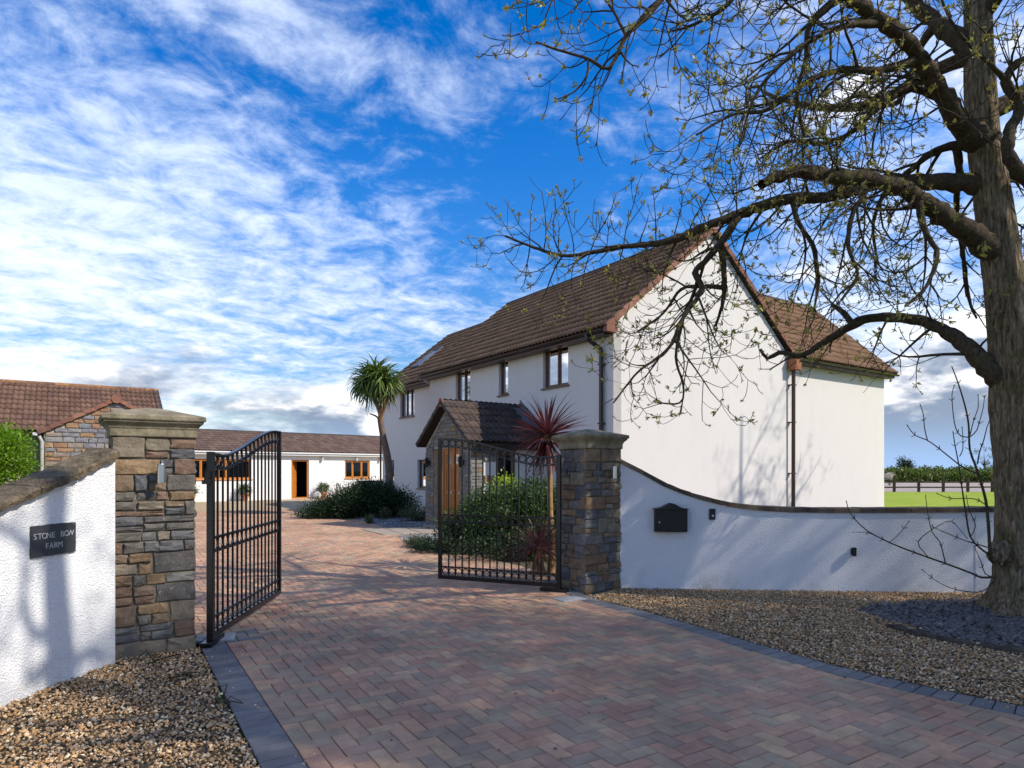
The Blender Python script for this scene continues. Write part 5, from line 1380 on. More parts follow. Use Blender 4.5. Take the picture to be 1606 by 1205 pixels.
for k in range(len(zs) - 1):
    hw = GHW - .16 if zs[k + 1] < GEZ else (GHW - .1) * (1 - (zs[k + 1] - GEZ) / (GPZ - GEZ))
    if hw < .1: continue
    xs = split(-hw, hw, .2, .46)
    for i in range(len(xs) - 1):
        a, b_ = xs[i] + .012, xs[i + 1] - .012
        if b_ - a < .05: continue
        me = stone_mesh(b_ - a, zs[k + 1] - zs[k] - .022, .05 + random.uniform(-.01, .01), .012); link('stone', me, 'barn_stone', barn, mw=face_frame((GX + (a + b_) / 2, GY + .04, (zs[k] + zs[k + 1]) / 2), (1, 0, 0), (0, -1, 0)))
mb = MB(); mb.tube([(GX - GHW + .03, GY - .03, GEZ - .08), (GX - GHW + .10, GY - .02, GEZ - .25), (GX - GHW + .10, GY - .02, 0)], .05, 10); mb.build('downpipe', 'vent_grey', barn)
mb = MB(); mb.box((GX - GHW - .12, GY - .04, GEZ - .06), (GX - GHW + .0, GY + 2.3, GEZ + .02)); mb.build('gutter', 'white_pvc', barn)

# ------------------------------------------------------------------ trees
class Tubes:
    """many swept tubes joined into one mesh"""
    def __init__(s): s.V = []; s.F = []; s.n = 0
    def add(s, pts, radii, sides):
        v, f = tube_arr(pts, radii, sides); s.V.append(v); s.F.append(f + s.n); s.n += len(v)
    def build(s, name, m, parent, smooth=True):
        return link(name, mesh_np(name, np.concatenate(s.V), np.concatenate(s.F), smooth), m, parent)
def leaf_quads(C, D, Nn, L, W):
    """rhombic leaves: centre-base C, direction D, normal Nn, length L, width W"""
    S_ = np.cross(D, Nn); S_ /= np.linalg.norm(S_, axis=1)[:, None] + 1e-9
    L = np.asarray(L)[:, None]; W = np.asarray(W)[:, None]
    fold = Nn * W * 0.25
    V = np.stack([C, C + D * L * .45 + S_ * W * .5 + fold, C + D * L, C + D * L * .45 - S_ * W * .5 + fold], 1).reshape(-1, 3)
    k = np.arange(len(C))[:, None] * 4
    return V, k + np.array([[0, 1, 2, 3]])
def unit(a): return a / (np.linalg.norm(a, axis=-1, keepdims=True) + 1e-9)
class Ash:
    """grows sinuous branches that sag, turn up at the tips and carry opposite twigs with bud-burst leaf tufts"""
    def __init__(s, seed): s.r = np.random.default_rng(seed); s.tw = Tubes(); s.tips = []; s.seeds = []
    def path(s, p, d_, L, n, wob, sag, up):
        P = [np.array(p, float)]; d_ = np.array(d_, float); d_ /= np.linalg.norm(d_)
        bend = s.r.normal(0, 1, 3)
        for i in range(n):
            f = i / n
            bend = 0.75 * bend + s.r.normal(0, 0.65, 3)
            d_ = d_ + wob * bend * .5 + np.array([0, 0, -sag * (1 - f) + up * f * f * 1.6]) / n * 3
            d_ /= np.linalg.norm(d_); P.append(P[-1] + d_ * L / n)
        return P
    def grow(s, p, d_, L, r0, lvl, out=None):
        n = max(4, int(L / (0.10 if lvl > 1 else 0.13)))
        sag, up, wob = [(0.32, 0.45, 0.20), (0.42, 0.75, 0.23), (0.22, 0.85, 0.20), (0.0, 0.55, 0.14)][min(lvl, 3)]
        P = s.path(p, d_, L, n, wob, sag, up)
        tip = max(0.0035, r0 * 0.22)
        R_ = np.linspace(r0, tip, len(P)); R_ = R_ * (1 + s.r.normal(0, .06, len(P)))
        (out or s.tw).add(P, R_, 7 if r0 > .02 else (5 if r0 > .008 else 4))
        s.sprout(P, R_, L, lvl)
        return P
    def sprout(s, P, R_, L, lvl, f0=0.18, dens=1.0):
        """side shoots along a finished path"""
        P = [np.asarray(p, float) for p in P]
        if lvl >= 3: s.tips.append((P[-1], unit(P[-1] - P[-2]))); 
        if lvl >= 3:
            for i in range(2, len(P) - 1, 2):
                if s.r.random() < 0.25: s.tips.append((P[i], unit(P[i] - P[i - 1] + s.r.normal(0, .5, 3))))
            return
        if lvl == 2 or lvl == 1: s.tips.append((P[-1], unit(P[-1] - P[-2])))
        gap = {0: 0.28, 1: 0.175, 2: 0.13}[lvl] / dens
        acc = 0.0
        for i in range(1, len(P)):
            seg = np.linalg.norm(P[i] - P[i - 1]); acc += seg; f = i / len(P)
            if f < f0 or acc < gap * s.r.uniform(.6, 1.4): continue
            acc = 0; t_ = unit(P[i] - P[i - 1]); sd = unit(np.cross(t_, s.r.normal(0, 1, 3)))
            for q in ((1, -1) if s.r.random() < .45 else (s.r.choice([1, -1]),)):
                d_ = unit(t_ * s.r.uniform(.5, 1.0) + sd * q * s.r.uniform(.55, 1.0) + np.array([0, 0, s.r.uniform(-.25, .2) if lvl == 0 else s.r.uniform(-.1, .25)]))
                if lvl == 0: l_ = s.r.uniform(.5, 1.45) * (1.05 - .72 * f); r0 = min(R_[i] * .6, .008 + l_ * .010)
                elif lvl == 1: l_ = s.r.uniform(.25, .75) * (1.05 - .5 * f); r0 = min(R_[i] * .65, .005 + l_ * .006)
                else: l_ = s.r.uniform(.10, .36) * (1.05 - .4 * f); r0 = min(R_[i] * .7, .0052)
                s.grow(P[i], d_, l_, r0, lvl + 1)
            if lvl >= 1 and s.r.random() < .035: s.seeds.append(P[i])
    def leaves(s, parent, per=7, lmin=.022, lmax=.05, frac=.8):
        T_ = [t_ for t_ in s.tips if s.r.random() < frac]
        C = np.repeat(np.array([t_[0] for t_ in T_]), per, 0); D0 = np.repeat(np.array([t_[1] for t_ in T_]), per, 0)
        sz = np.repeat(s.r.choice([.55, .8, 1.0, 1.35], len(T_)), per)
        D_ = unit(D0 * .8 + s.r.normal(0, .6, C.shape)); N_ = unit(s.r.normal(0, 1, C.shape)); L_ = s.r.uniform(lmin, lmax, len(C)) * sz
        C = C + D0 * s.r.uniform(-.025, .012, (len(C), 1))
        v, f = leaf_quads(C, D_, N_, L_, L_ * .36)
        return tag(link('leaves', mesh_np('leaves', v, f), 'ash_leaf', parent), kind='stuff')
    def keys(s, parent):
        if not s.seeds: return
        per = 14; C = np.repeat(np.array(s.seeds), per, 0) + s.r.normal(0, .018, (len(s.seeds) * per, 3)); C[:, 2] -= np.tile(np.linspace(.01, .10, per), len(s.seeds))
        D_ = unit(s.r.normal(0, .35, C.shape) + np.array([0, 0, -1])); v, f = leaf_quads(C, D_, unit(s.r.normal(0, 1, C.shape)), np.full(len(C), .035), np.full(len(C), .009))
        tag(link('seed_keys', mesh_np('seed_keys', v, f), 'seed_leaf', parent), kind='stuff')
def resample(pts, radii, step):
    """smooths a hand-set limb and gives it small kinks"""
    P = [Vector(p) for p in pts]; n = len(P); outp, outr = [], []
    Q = [P[0] * 2 - P[1]] + P + [P[-1] * 2 - P[-2]]
    for i in range(n - 1):
        k = max(2, int((P[i + 1] - P[i]).length / step))
        for j in range(k):
            t_ = j / k; a, b_, c, e = Q[i], Q[i + 1], Q[i + 2], Q[i + 3]
            outp.append(0.5 * ((2 * b_) + (c - a) * t_ + (2 * a - 5 * b_ + 4 * c - e) * t_ ** 2 + (3 * b_ - a - 3 * c + e) * t_ ** 3)); outr.append(radii[i] + (radii[i + 1] - radii[i]) * t_)
    outp.append(P[-1]); outr.append(radii[-1]); return outp, outr
def knobbly(P, R_, r_, amt=.10):
    out_ = []
    for p, q in zip(P, R_): out_.append(np.array(p) + r_.normal(0, amt * q, 3))
    return out_, [q * (1 + r_.normal(0, .07)) for q in R_]
def trunk_mesh(pts, radii, sides, seed, flare=0.5):
    """thick stem with buttress ribs, burrs and uneven girth"""
    P, R_ = resample(pts, radii, 0.07); v, f = tube_arr(P, R_, sides); v = v.reshape(len(P), sides, 3); r_ = np.random.default_rng(seed)
    ph = r_.uniform(0, 6.28, 6); a = np.arange(sides) * 2 * math.pi / sides
    for i, (p, q) in enumerate(zip(P, R_)):
        z = p.z; k = 1 + .045 * np.sin(3 * a + ph[0] + z * .7) + .03 * np.sin(5 * a + ph[1] - z * 1.3) + .02 * np.sin(9 * a + ph[2] + z * 4) + .015 * np.sin(13 * a + ph[3]) + r_.normal(0, .010, sides)
        k = k + flare * math.exp(-max(z, 0) / .22) * (0.35 + .35 * np.sin(4 * a + ph[4]))
        v[i] = np.array(p) + (v[i] - np.array(p)) * k[:, None]
    return v.reshape(-1, 3), f

TX = Vector((5.35, 6.74, 0))
ash = tag(empty('ash_tree', TX), 'large ash tree just breaking into leaf beside the right garden wall', 'tree')
def tp(px_, py_, Y): return at(px_, py_, Y) - TX
A1 = Ash(21)
tY = 6.74
tr_px = [(1612, 975, .385), (1612, 940, .355), (1611, 880, .335), (1611, 800, .320), (1609, 720, .315), (1604, 640, .325), (1598, 560, .31), (1584, 480, .245), (1574, 430, .215), (1566, 370, .205), (1556, 300, .19), (1546, 240, .178), (1540, 180, .172), (1536, 100, .162), (1533, 20, .145), (1528, -90, .125), (1520, -210, .10), (1524, -330, .075), (1512, -450, .05)]
pts = [tp(x, y, tY) for x, y, r_ in tr_px]; pts[0].z = -0.03
v, f = trunk_mesh(pts, [r_ * .83 for *_, r_ in tr_px], 40, 4, 1.0)
link('trunk', mesh_np('trunk', v, f, True), 'bark', ash)
st2 = [(1622, 600, .20, 6.74), (1634, 520, .165, 6.80), (1650, 440, .15, 6.85), (1662, 340, .135, 6.9), (1670, 230, .12, 6.95), (1690, 100, .10, 7.0), (1700, -40, .08, 7.1), (1690, -200, .055, 7.2)]
v, f = trunk_mesh([tp(x, y, Y) for x, y, r_, Y in st2], [q[2] * .83 for q in st2], 24, 9, 0); link('trunk', mesh_np('trunk', v, f, True), 'bark', ash)
mb = MB()
def limb(spec, lvl=0, name='limb', f0=.18, dens=1.0, sub=True, root=ash, A=A1, off=None):
    """spec: (px, py, depth, radius in photo px)"""
    P = [tp(x, y, Y) for x, y, Y, r_ in spec]; R_ = [r_ * (0.72 if name == 'branch' else 0.80) * Y / F for x, y, Y, r_ in spec]
    P, R_ = resample(P, R_, .055); P, R_ = knobbly(P, R_, A.r)
    if name == 'limb': R_ = [q * (1 + .20 * math.exp(-i / 3.5)) for i, q in enumerate(R_)]
    tb = Tubes(); tb.add(P, R_, 12 if R_[0] > .03 else 8); tb.build(name, 'limb_bark', root)
    if sub: A.sprout(P, R_, 0, lvl, f0, dens)
    return P
# low right limb
limb([(1602, 632, 6.74, 17), (1572, 600, 6.76, 19), (1541, 570, 6.8, 19), (1516, 543, 6.9, 15), (1490, 524, 7.0, 13), (1449, 504, 7.15, 10), (1405, 499, 7.3, 9.5), (1366, 499, 7.45, 9), (1338, 509, 7.5, 9), (1315, 524, 7.6, 7.5), (1286, 541, 7.7, 6.5), (1258, 557, 7.8, 5.5), (1236, 556, 7.85, 5), (1222, 553, 7.9, 4.5), (1204, 562, 7.95, 4), (1192, 548, 8.0, 3)], 0, f0=.2, dens=.55)
limb([(1338, 509, 7.5, 6), (1326, 494, 7.55, 5), (1305, 478, 7.6, 3.5)], 1)
# big arched limb with a sawn-off end
limb([(1566, 400, 6.74, 24), (1536, 376, 6.66, 21), (1490, 345, 6.5, 18), (1439, 309, 6.3, 16), (1405, 292, 6.15, 15), (1372, 283, 6.0, 14), (1330, 277, 5.9, 13.5), (1295, 275, 5.8, 13), (1262, 268, 5.72, 13), (1240, 271, 5.68, 12), (1215, 280, 5.64, 10), (1193, 290, 5.6, 9)], 0, f0=.25, dens=1.15)
# long drooping limb that reaches out over the house
limb_path = limb([(1556, 292, 6.74, 22), (1516, 287, 6.8, 17), (1449, 286, 6.9, 14), (1397, 284, 7.0, 12.5), (1346, 296, 7.05, 12), (1295, 309, 7.1, 11), (1233, 313, 7.15, 10.5), (1181, 329, 7.2, 10), (1140, 343, 7.25, 9.5), (1089, 363, 7.3, 8), (1037, 381, 7.35, 6.5), (986, 386, 7.4, 5), (934, 395, 7.45, 4.2), (883, 401, 7.5, 3.4), (831, 386, 7.55, 2.6), (792, 370, 7.6, 1.8)], 0, f0=.12, dens=1.25)
L3 = limb_path
for i in range(int(len(L3) * .50), len(L3) - 2, 3):
    f = i / len(L3)
    A1.grow(L3[i], (A1.r.normal(0, .28), A1.r.normal(0, .3), 1.0), A1.r.uniform(.35, .95) * (1.25 - .6 * f), .0075, 2)
    if i % 2: A1.grow(L3[i], (A1.r.normal(-.2, .35), A1.r.normal(0, .35), -.7), A1.r.uniform(.3, .75), .0075, 2)
limb([(1160, 336, 7.22, 8), (1134, 377, 7.1, 8), (1110, 405, 7.0, 7), (1090, 428, 6.95, 6.5), (1101, 454, 6.9, 6), (1072, 497, 6.8, 5), (1050, 545, 6.7, 3.8), (1022, 568, 6.65, 3), (999, 585, 6.6, 2.5), (962, 632, 6.5, 1.8)], 0, name='branch', dens=1.5)
limb([(1131, 384, 7.1, 7), (1136, 446, 7.15, 6), (1134, 472, 7.2, 4.5), (1128, 495, 7.2, 3.5), (1121, 512, 7.2, 2.5)], 1, name='branch', f0=.35)
limb([(1136, 452, 7.15, 5), (1101, 450, 7.25, 4.5), (1068, 454, 7.35, 3.6), (1040, 492, 7.4, 2.6), (1000, 520, 7.45, 2)], 0, name='branch', dens=1.3)
limb([(1072, 497, 6.8, 3.6), (1060, 560, 6.85, 3), (1072, 605, 6.9, 2.4), (1066, 632, 6.95, 2), (1030, 632, 7.0, 1.5)], 1, name='branch')
limb([(1244, 318, 7.14, 6), (1252, 350, 7.05, 5), (1275, 385, 7.0, 4.6), (1280, 410, 6.95, 4), (1284, 440, 6.9, 3.4), (1278, 480, 6.9, 2.4)], 0, name='branch', dens=1.2)
limb([(1372, 283, 6.0, 6), (1340, 330, 5.95, 5), (1330, 385, 5.9, 4.5), (1345, 430, 5.9, 3.6), (1320, 470, 5.85, 2.6)], 0, name='branch', dens=1.1)
# upper limbs
limb([(1545, 225, 6.74, 24), (1505, 195, 6.6, 20), (1482, 153, 6.45, 17), (1460, 120, 6.3, 16), (1445, 93, 6.2, 15), (1420, 62, 6.05, 14), (1389, 37, 5.9, 13), (1357, 14, 5.8, 12), (1319, -6, 5.7, 10), (1260, -36, 5.55, 8), (1190, -50, 5.4, 7), (1120, -46, 5.3, 5.5)], 0, f0=.12, dens=1.35)
limb([(1538, 110, 6.74, 20), (1505, 65, 6.8, 16), (1468, 37, 6.9, 14), (1440, 12, 7.0, 12), (1400, -30, 7.1, 10), (1340, -80, 7.2, 8), (1270, -110, 7.3, 6), (1180, -110, 7.4, 4)], 0, f0=.1, dens=1.3)
limb([(1545, 232, 6.74, 12), (1500, 228, 6.9, 9), (1459, 242, 7.0, 7), (1431, 265, 7.1, 6), (1390, 300, 7.2, 4.5), (1370, 350, 7.3, 3.5), (1374, 400, 7.4, 2.4)], 0, dens=1.2)
limb([(1482, 153, 6.45, 9), (1430, 140, 6.5, 7), (1380, 165, 6.55, 6), (1340, 205, 6.6, 5), (1290, 225, 6.65, 4), (1240, 222, 6.7, 3), (1190, 250, 6.75, 2)], 0, dens=1.3)
limb([(1445, 93, 6.2, 9), (1380, 110, 6.1, 7), (1320, 110, 6.0, 6), (1262, 130, 5.95, 5), (1205, 172, 5.9, 4), (1150, 180, 5.85, 3), (1092, 212, 5.8, 2)], 0, dens=1.4)
limb([(1389, 37, 5.9, 8), (1330, 40, 5.75, 6), (1275, 62, 5.6, 5), (1215, 110, 5.5, 4), (1180, 160, 5.4, 3), (1160, 230, 5.35, 2)], 0, dens=1.4)
limb([(1319, -6, 5.7, 8), (1270, 40, 5.75, 6), (1265, 90, 5.8, 5), (1250, 150, 5.85, 4), (1262, 215, 5.9, 3)], 0, dens=1.3)
limb([(1468, 37, 6.9, 8), (1440, 80, 7.1, 6.5), (1424, 130, 7.2, 5.5), (1400, 165, 7.3, 4.5), (1350, 150, 7.4, 3.5), (1300, 170, 7.5, 2.2)], 0, dens=1.2)
limb([(1500, 228, 6.9, 7), (1505, 280, 7.0, 6), (1500, 330, 7.1, 5), (1510, 400, 7.2, 4), (1520, 470, 7.3, 3), (1532, 500, 7.35, 2)], 0, dens=1.0)
limb([(1439, 309, 6.3, 7), (1450, 360, 6.2, 5.5), (1470, 400, 6.15, 4.5), (1452, 450, 6.1, 3.4), (1420, 480, 6.05, 2.2)], 0, dens=1.1)
# overhead limb whose twigs hang into the top of the picture
limb([(1524, -100, 6.74, 16), (1400, -190, 6.3, 13), (1260, -200, 5.9, 10), (1160, -150, 5.6, 8), (1090, -80, 5.4, 6.5), (1037, 0, 5.3, 5.5), (1004, 35, 5.25, 5), (982, 57, 5.22, 4.4), (954, 107, 5.2, 3.6), (922, 92, 5.2, 3), (880, 80, 5.2, 2.4), (840, 66, 5.2, 1.8)], 0, f0=.45, dens=1.05)
limb([(982, 57, 5.22, 3.6), (962, 18, 5.25, 3), (930, -20, 5.3, 2.5), (880, -20, 5.3, 2), (850, 40, 5.3, 1.6)], 1, name='branch')
limb([(922, 92, 5.2, 2.6), (920, 120, 5.2, 2.2), (900, 145, 5.2, 1.8), (873, 156, 5.2, 1.4)], 2, name='branch')
limb([(1190, -50, 5.4, 6), (1140, 8, 5.45, 4.5), (1110, 28, 5.5, 3.6), (1080, 42, 5.5, 3), (1050, 50, 5.5, 2)], 1, name='branch')
# the gnarled loop at the right edge
limb([(1672, 230, 6.95, 14), (1640, 268, 6.7, 15), (1612, 276, 6.5, 15), (1592, 264, 6.42, 13), (1581, 238, 6.4, 11), (1585, 205, 6.42, 10.5), (1597, 178, 6.45, 10), (1590, 148, 6.42, 9.5), (1578, 128, 6.4, 9), (1595, 100, 6.35, 7), (1640, 75, 6.3, 5)], 0, f0=.7, dens=.6)
limb([(1578, 128, 6.4, 6), (1552, 100, 6.3, 4.2), (1520, 70, 6.2, 3.6), (1490, 30, 6.1, 3), (1470, -20, 6.0, 2.4)], 0, name='branch', dens=.6)
# limbs on the far and near sides and to the right, mostly out of the picture
for (z, a, L_, r_) in ((4.4, 1.2, 3.0, .09), (5.2, 0.2, 3.4, .10), (5.8, 2.0, 3.2, .08), (6.6, -0.6, 3.0, .08), (7.2, 1.6, 2.6, .07), (8.0, 2.7, 2.4, .06), (8.6, 0.6, 2.2, .05), (6.2, -1.3, 2.6, .07), (7.7, 3.6, 2.6, .06), (8.9, 4.6, 1.8, .04)):
    ft = (z - 1.5) / 6.5; c = tp(1556 - ft * 20, HY - (z - 1.5) * F / tY, tY); d_ = np.array([math.cos(a), math.sin(a), .45])
    P = A1.path(c, d_, L_, 22, .16, .25, .5); R_ = list(np.linspace(r_, .012, len(P))); tb = Tubes(); tb.add(P, R_, 9); tb.build('limb', 'limb_bark', ash); A1.sprout(P, np.array(R_), 0, 0, .15, .75)
# suckers from the burr at the foot of the trunk
burr = MB(); rr = []
bc = tp(1563, 868, 6.66); g_ = np.random.default_rng(3)
v, f = pebble_proto(4, .9); bm = bmesh.new(); bmesh.ops.create_icosphere(bm, subdivisions=3, radius=.105)
for q in bm.verts: q.co = q.co * (1 + .22 * math.sin(q.co.x * 60) * math.sin(q.co.y * 55 + 1) * math.sin(q.co.z * 50) + g_.normal(0, .05)); q.co.z *= 1.25
me = bpy.data.meshes.new('burr'); bm.to_mesh(me); bm.free(); link('burr', me, 'bark', ash, tuple(bc + Vector((.05, .02, 0))))
def sucker(px_list, r0, r1, Y=6.60, dY=-.25):
    n = len(px_list); P = [tp(x, y, Y + dY * i / n) for i, (x, y) in enumerate(px_list)]; R_ = list(np.linspace(r0, r1, n)); P, R_ = resample(P, R_, .06)
    A1.tw.add(P, R_, 6); g_ = A1.r
    for i in range(3, len(P), 5):
        for sd in (-1, 1):
            t_ = (P[i] - P[i - 1]).normalized(); q = Vector((sd * t_.z, g_.normal(0, .4), -sd * t_.x)) * .018 + t_ * .02; A1.tw.add([P[i], P[i] + q, P[i] + q * 1.6], [.0035, .004, .002], 4)
    A1.tw.add([P[-1], P[-1] + (P[-1] - P[-2]).normalized() * .012, P[-1] + (P[-1] - P[-2]).normalized() * .03], [R_[-1], .0055, .001], 5)
sucker([(1560, 905), (1540, 906), (1523, 899), (1483, 884), (1435, 867), (1395, 851), (1358, 831), (1334, 806), (1328, 789)], .012, .004)
sucker([(1483, 884), (1474, 850), (1462, 835), (1455, 805), (1452, 780)], .006, .003)
sucker([(1455, 873), (1440, 850), (1470, 826), (1492, 818), (1515, 842)], .005, .003)
sucker([(1395, 851), (1410, 838), (1424, 820)], .004, .003)
sucker([(1385, 846), (1362, 836), (1340, 835)], .0035, .0025)
sucker([(1560, 880), (1554, 877), (1550, 821), (1546, 785), (1537, 752), (1529, 728), (1521, 705), (1519, 665), (1513, 635), (1503, 602), (1494, 578)], .017, .005)
sucker([(1536, 745), (1509, 732), (1488, 716), (1468, 700), (1453, 690), (1435, 683), (1424, 669)], .008, .004)
sucker([(1455, 692), (1450, 672), (1448, 650), (1444, 637)], .005, .0035)
sucker([(1520, 686), (1507, 684), (1499, 672), (1495, 650), (1493, 620), (1496, 607)], .006, .003)
sucker([(1522, 685), (1532, 675), (1538, 655), (1542, 640), (1544, 624)], .006, .003)
sucker([(1520, 688), (1527, 660), (1534, 640), (1534, 622)], .005, .003)
sucker([(1533, 728), (1536, 710), (1543, 690), (1548, 670), (1556, 650)], .007, .003)
sucker([(1558, 875), (1540, 862), (1522, 842), (1514, 800), (1508, 760), (1503, 725), (1498, 700), (1495, 680)], .011, .004)
sucker([(1505, 716), (1510, 705), (1510, 685), (1509, 672)], .005, .003)
sucker([(1522, 842), (1530, 825), (1520, 800), (1516, 780)], .005, .003)
sucker([(1560, 862), (1520, 850), (1508, 846), (1470, 830), (1462, 826)], .006, .003, 6.55, -.3)
sucker([(1560, 910), (1540, 928), (1500, 925), (1470, 912), (1448, 895)], .006, .003, 6.5, -.3)
sucker([(1556, 800), (1530, 783), (1492, 782), (1471, 775)], .006, .003)
sucker([(1558, 905), (1545, 900), (1538, 880), (1530, 862)], .006, .003)
tag(A1.tw.build('twigs', 'twig_bark', ash), kind='stuff')
A1.leaves(ash, per=9, lmin=.022, lmax=.050, frac=.72); A1.keys(ash)

# ---- roadside trees just outside the frame, whose shadows fall across the drive and the walls
def bare_tree(loc, H, seed, label, lean=0.0, nl=12, dens=.7, r0=.2, leaf=5, lsz=.06, spread=.42):
    root = tag(empty('ash_tree', loc), label, 'tree'); A = Ash(seed)
    pts = [Vector((lean * f * H + A.r.normal(0, .06), A.r.normal(0, .06), f * H)) for f in np.linspace(0, 1, 9)]; rad = np.linspace(r0, .03, 9)
    v, f = trunk_mesh(pts, list(rad), 16, seed, .4); link('trunk', mesh_np('trunk', v, f, True), 'bark', root)
    for i in range(nl):
        f = A.r.uniform(.28, .97); c = np.array([lean * f * H, 0, f * H]); a = i * 2.4 + A.r.uniform(-.4, .4); L_ = H * spread * (1.15 - f * .8)
        P = A.path(c, [math.cos(a), math.sin(a), .55], L_, 18, .16, .2, .5); R_ = np.linspace(max(.025, r0 * .45 * (1.1 - f)), .01, len(P)); tb = Tubes(); tb.add(P, R_, 8); tb.build('limb', 'limb_bark', root); A.sprout(P, R_, 0, 0, .12, dens)
    tag(A.tw.build('twigs', 'twig_bark', root), kind='stuff'); A.leaves(root, per=leaf, lmin=lsz * .6, lmax=lsz * 1.2, frac=.8)
    return root
def clump_leaves(blobs, n, size, seed, aspect=.45, clump=.22, per=60, up=.3, zmin=.03):
    """leaves gathered in many small clumps through lumpy ellipsoids: blobs (centre, radii, weight)"""
    r_ = np.random.default_rng(seed); w = np.array([b_[2] for b_ in blobs], float); w /= w.sum(); nc = max(1, n // per)
    which = r_.choice(len(blobs), nc, p=w); C0 = np.array([b_[0] for b_ in blobs])[which]; R0_ = np.array([b_[1] for b_ in blobs])[which]
    u_ = unit(r_.normal(0, 1, (nc, 3))); rad = r_.uniform(.25, 1.0, (nc, 1)) ** .45
    cc = C0 + u_ * R0_ * rad; cc = cc[cc[:, 2] > zmin]; u_ = u_[:len(cc)]
    k = r_.integers(0, len(cc), n); spread = clump * r_.uniform(.6, 1.3, (n, 1))
    C = cc[k] + r_.normal(0, 1, (n, 3)) * spread * np.array([1, 1, .8]); ok = C[:, 2] > zmin; C = C[ok]; k = k[ok]
    D_ = unit((C - cc[k]) / (clump + 1e-6) * .7 + r_.normal(0, .6, C.shape) + np.array([0, 0, up])); N_ = unit(r_.normal(0, .7, C.shape) + np.array([0, 0, 1.0]))
    L_ = r_.uniform(.6, 1.3, len(C)) * size
    return leaf_quads(C, D_, N_, L_, L_ * aspect)
def woody(blobs, n, seed, r0=.02, base=(0, 0, 0)):
    """stems from the root out into the leaf mass"""
    r_ = np.random.default_rng(seed); tb = Tubes()
    for i in range(n):
        b_ = blobs[r_.integers(len(blobs))]; e = np.array(b_[0]) + unit(r_.normal(0, 1, 3)) * np.array(b_[1]) * r_.uniform(.3, .85); s0 = np.array(base) + np.array([r_.normal(0, .08), r_.normal(0, .08), 0]); m_ = (s0 + e) / 2 + r_.normal(0, .1, 3); e[2] = max(e[2], .05)
        tb.add([s0, (s0 * .6 + m_ * .4) + np.array([0, 0, .05]), m_, e], np.linspace(r0, .004, 4), 5)
    return tb
def bush(name, loc, blobs, n, size, m, label, cat, seed, aspect=.45, clump=.12, per=50, r0=.02, stems=24, group=None, up=.3):
    root = tag(empty(name, loc), label, cat, group)
    tag(woody(blobs, stems, seed, r0).build('stems', 'twig_bark', root), kind='stuff')
    v, f = clump_leaves(blobs, n, size, seed, aspect, clump, per, up); tag(link('foliage', mesh_np('foliage', v, f), m, root), kind='stuff')
    return root
# shade trees out of the picture on the right
def leafy_tree(loc, H, blobs, n, seed, label, size=.12, clump=.42):
    root = tag(empty('oak_tree', loc), label, 'tree')
    v, f = trunk_mesh([Vector((0, 0, z)) for z in np.linspace(0, H * .7, 8)], list(np.linspace(.28, .09, 8)), 16, seed, .5); link('trunk', mesh_np('trunk', v, f, True), 'bark', root)
    tag(woody(blobs, 40, seed, .05, (0, 0, H * .25)).build('branches', 'limb_bark', root), kind='stuff')
    v, f = clump_leaves(blobs, n, size, seed, .5, clump, 55); tag(link('crown', mesh_np('crown', v, f), 'shade_leaf', root), kind='stuff')
    return root
leafy_tree((13.5, 0.45, 0), 16.0, [((0, 0, 11.6), (2.9, 2.0, 2.6), 2.0), ((0.6, 1.6, 8.8), (2.4, 1.7, 2.0), 1.2), ((-.3, -.7, 9.2), (2.4, 1.4, 2.0), 1.0), ((0, .6, 6.4), (2.6, 2.5, 1.9), 1.3)], 85000, 31, 'tall leafy oak tree by the lane outside the gates, shading the drive')
leafy_tree((15.2, 3.7, 0), 14.0, [((0, 0, 10.2), (3.0, 1.6, 2.2), 1.6), ((1.2, .2, 12.6), (2.4, 1.4, 1.4), 1.0), ((-1.2, -.3, 8.0), (2.2, 1.4, 1.3), .9)], 8000, 32, 'leafy oak tree by the lane beyond the ash, shading the right white wall', clump=.24)
bare_tree((4.7, 1.83, 0), 11.0, 41, 'bare ash tree by the lane with its shadow on the left white wall', .0, 17, .4, .30, spread=.15)
bare_tree((17.7, 14.0, 0), 13.4, 43, 'tall bare ash tree beyond the right garden wall, shadowing the house gable', 0, 16, .8, .2)

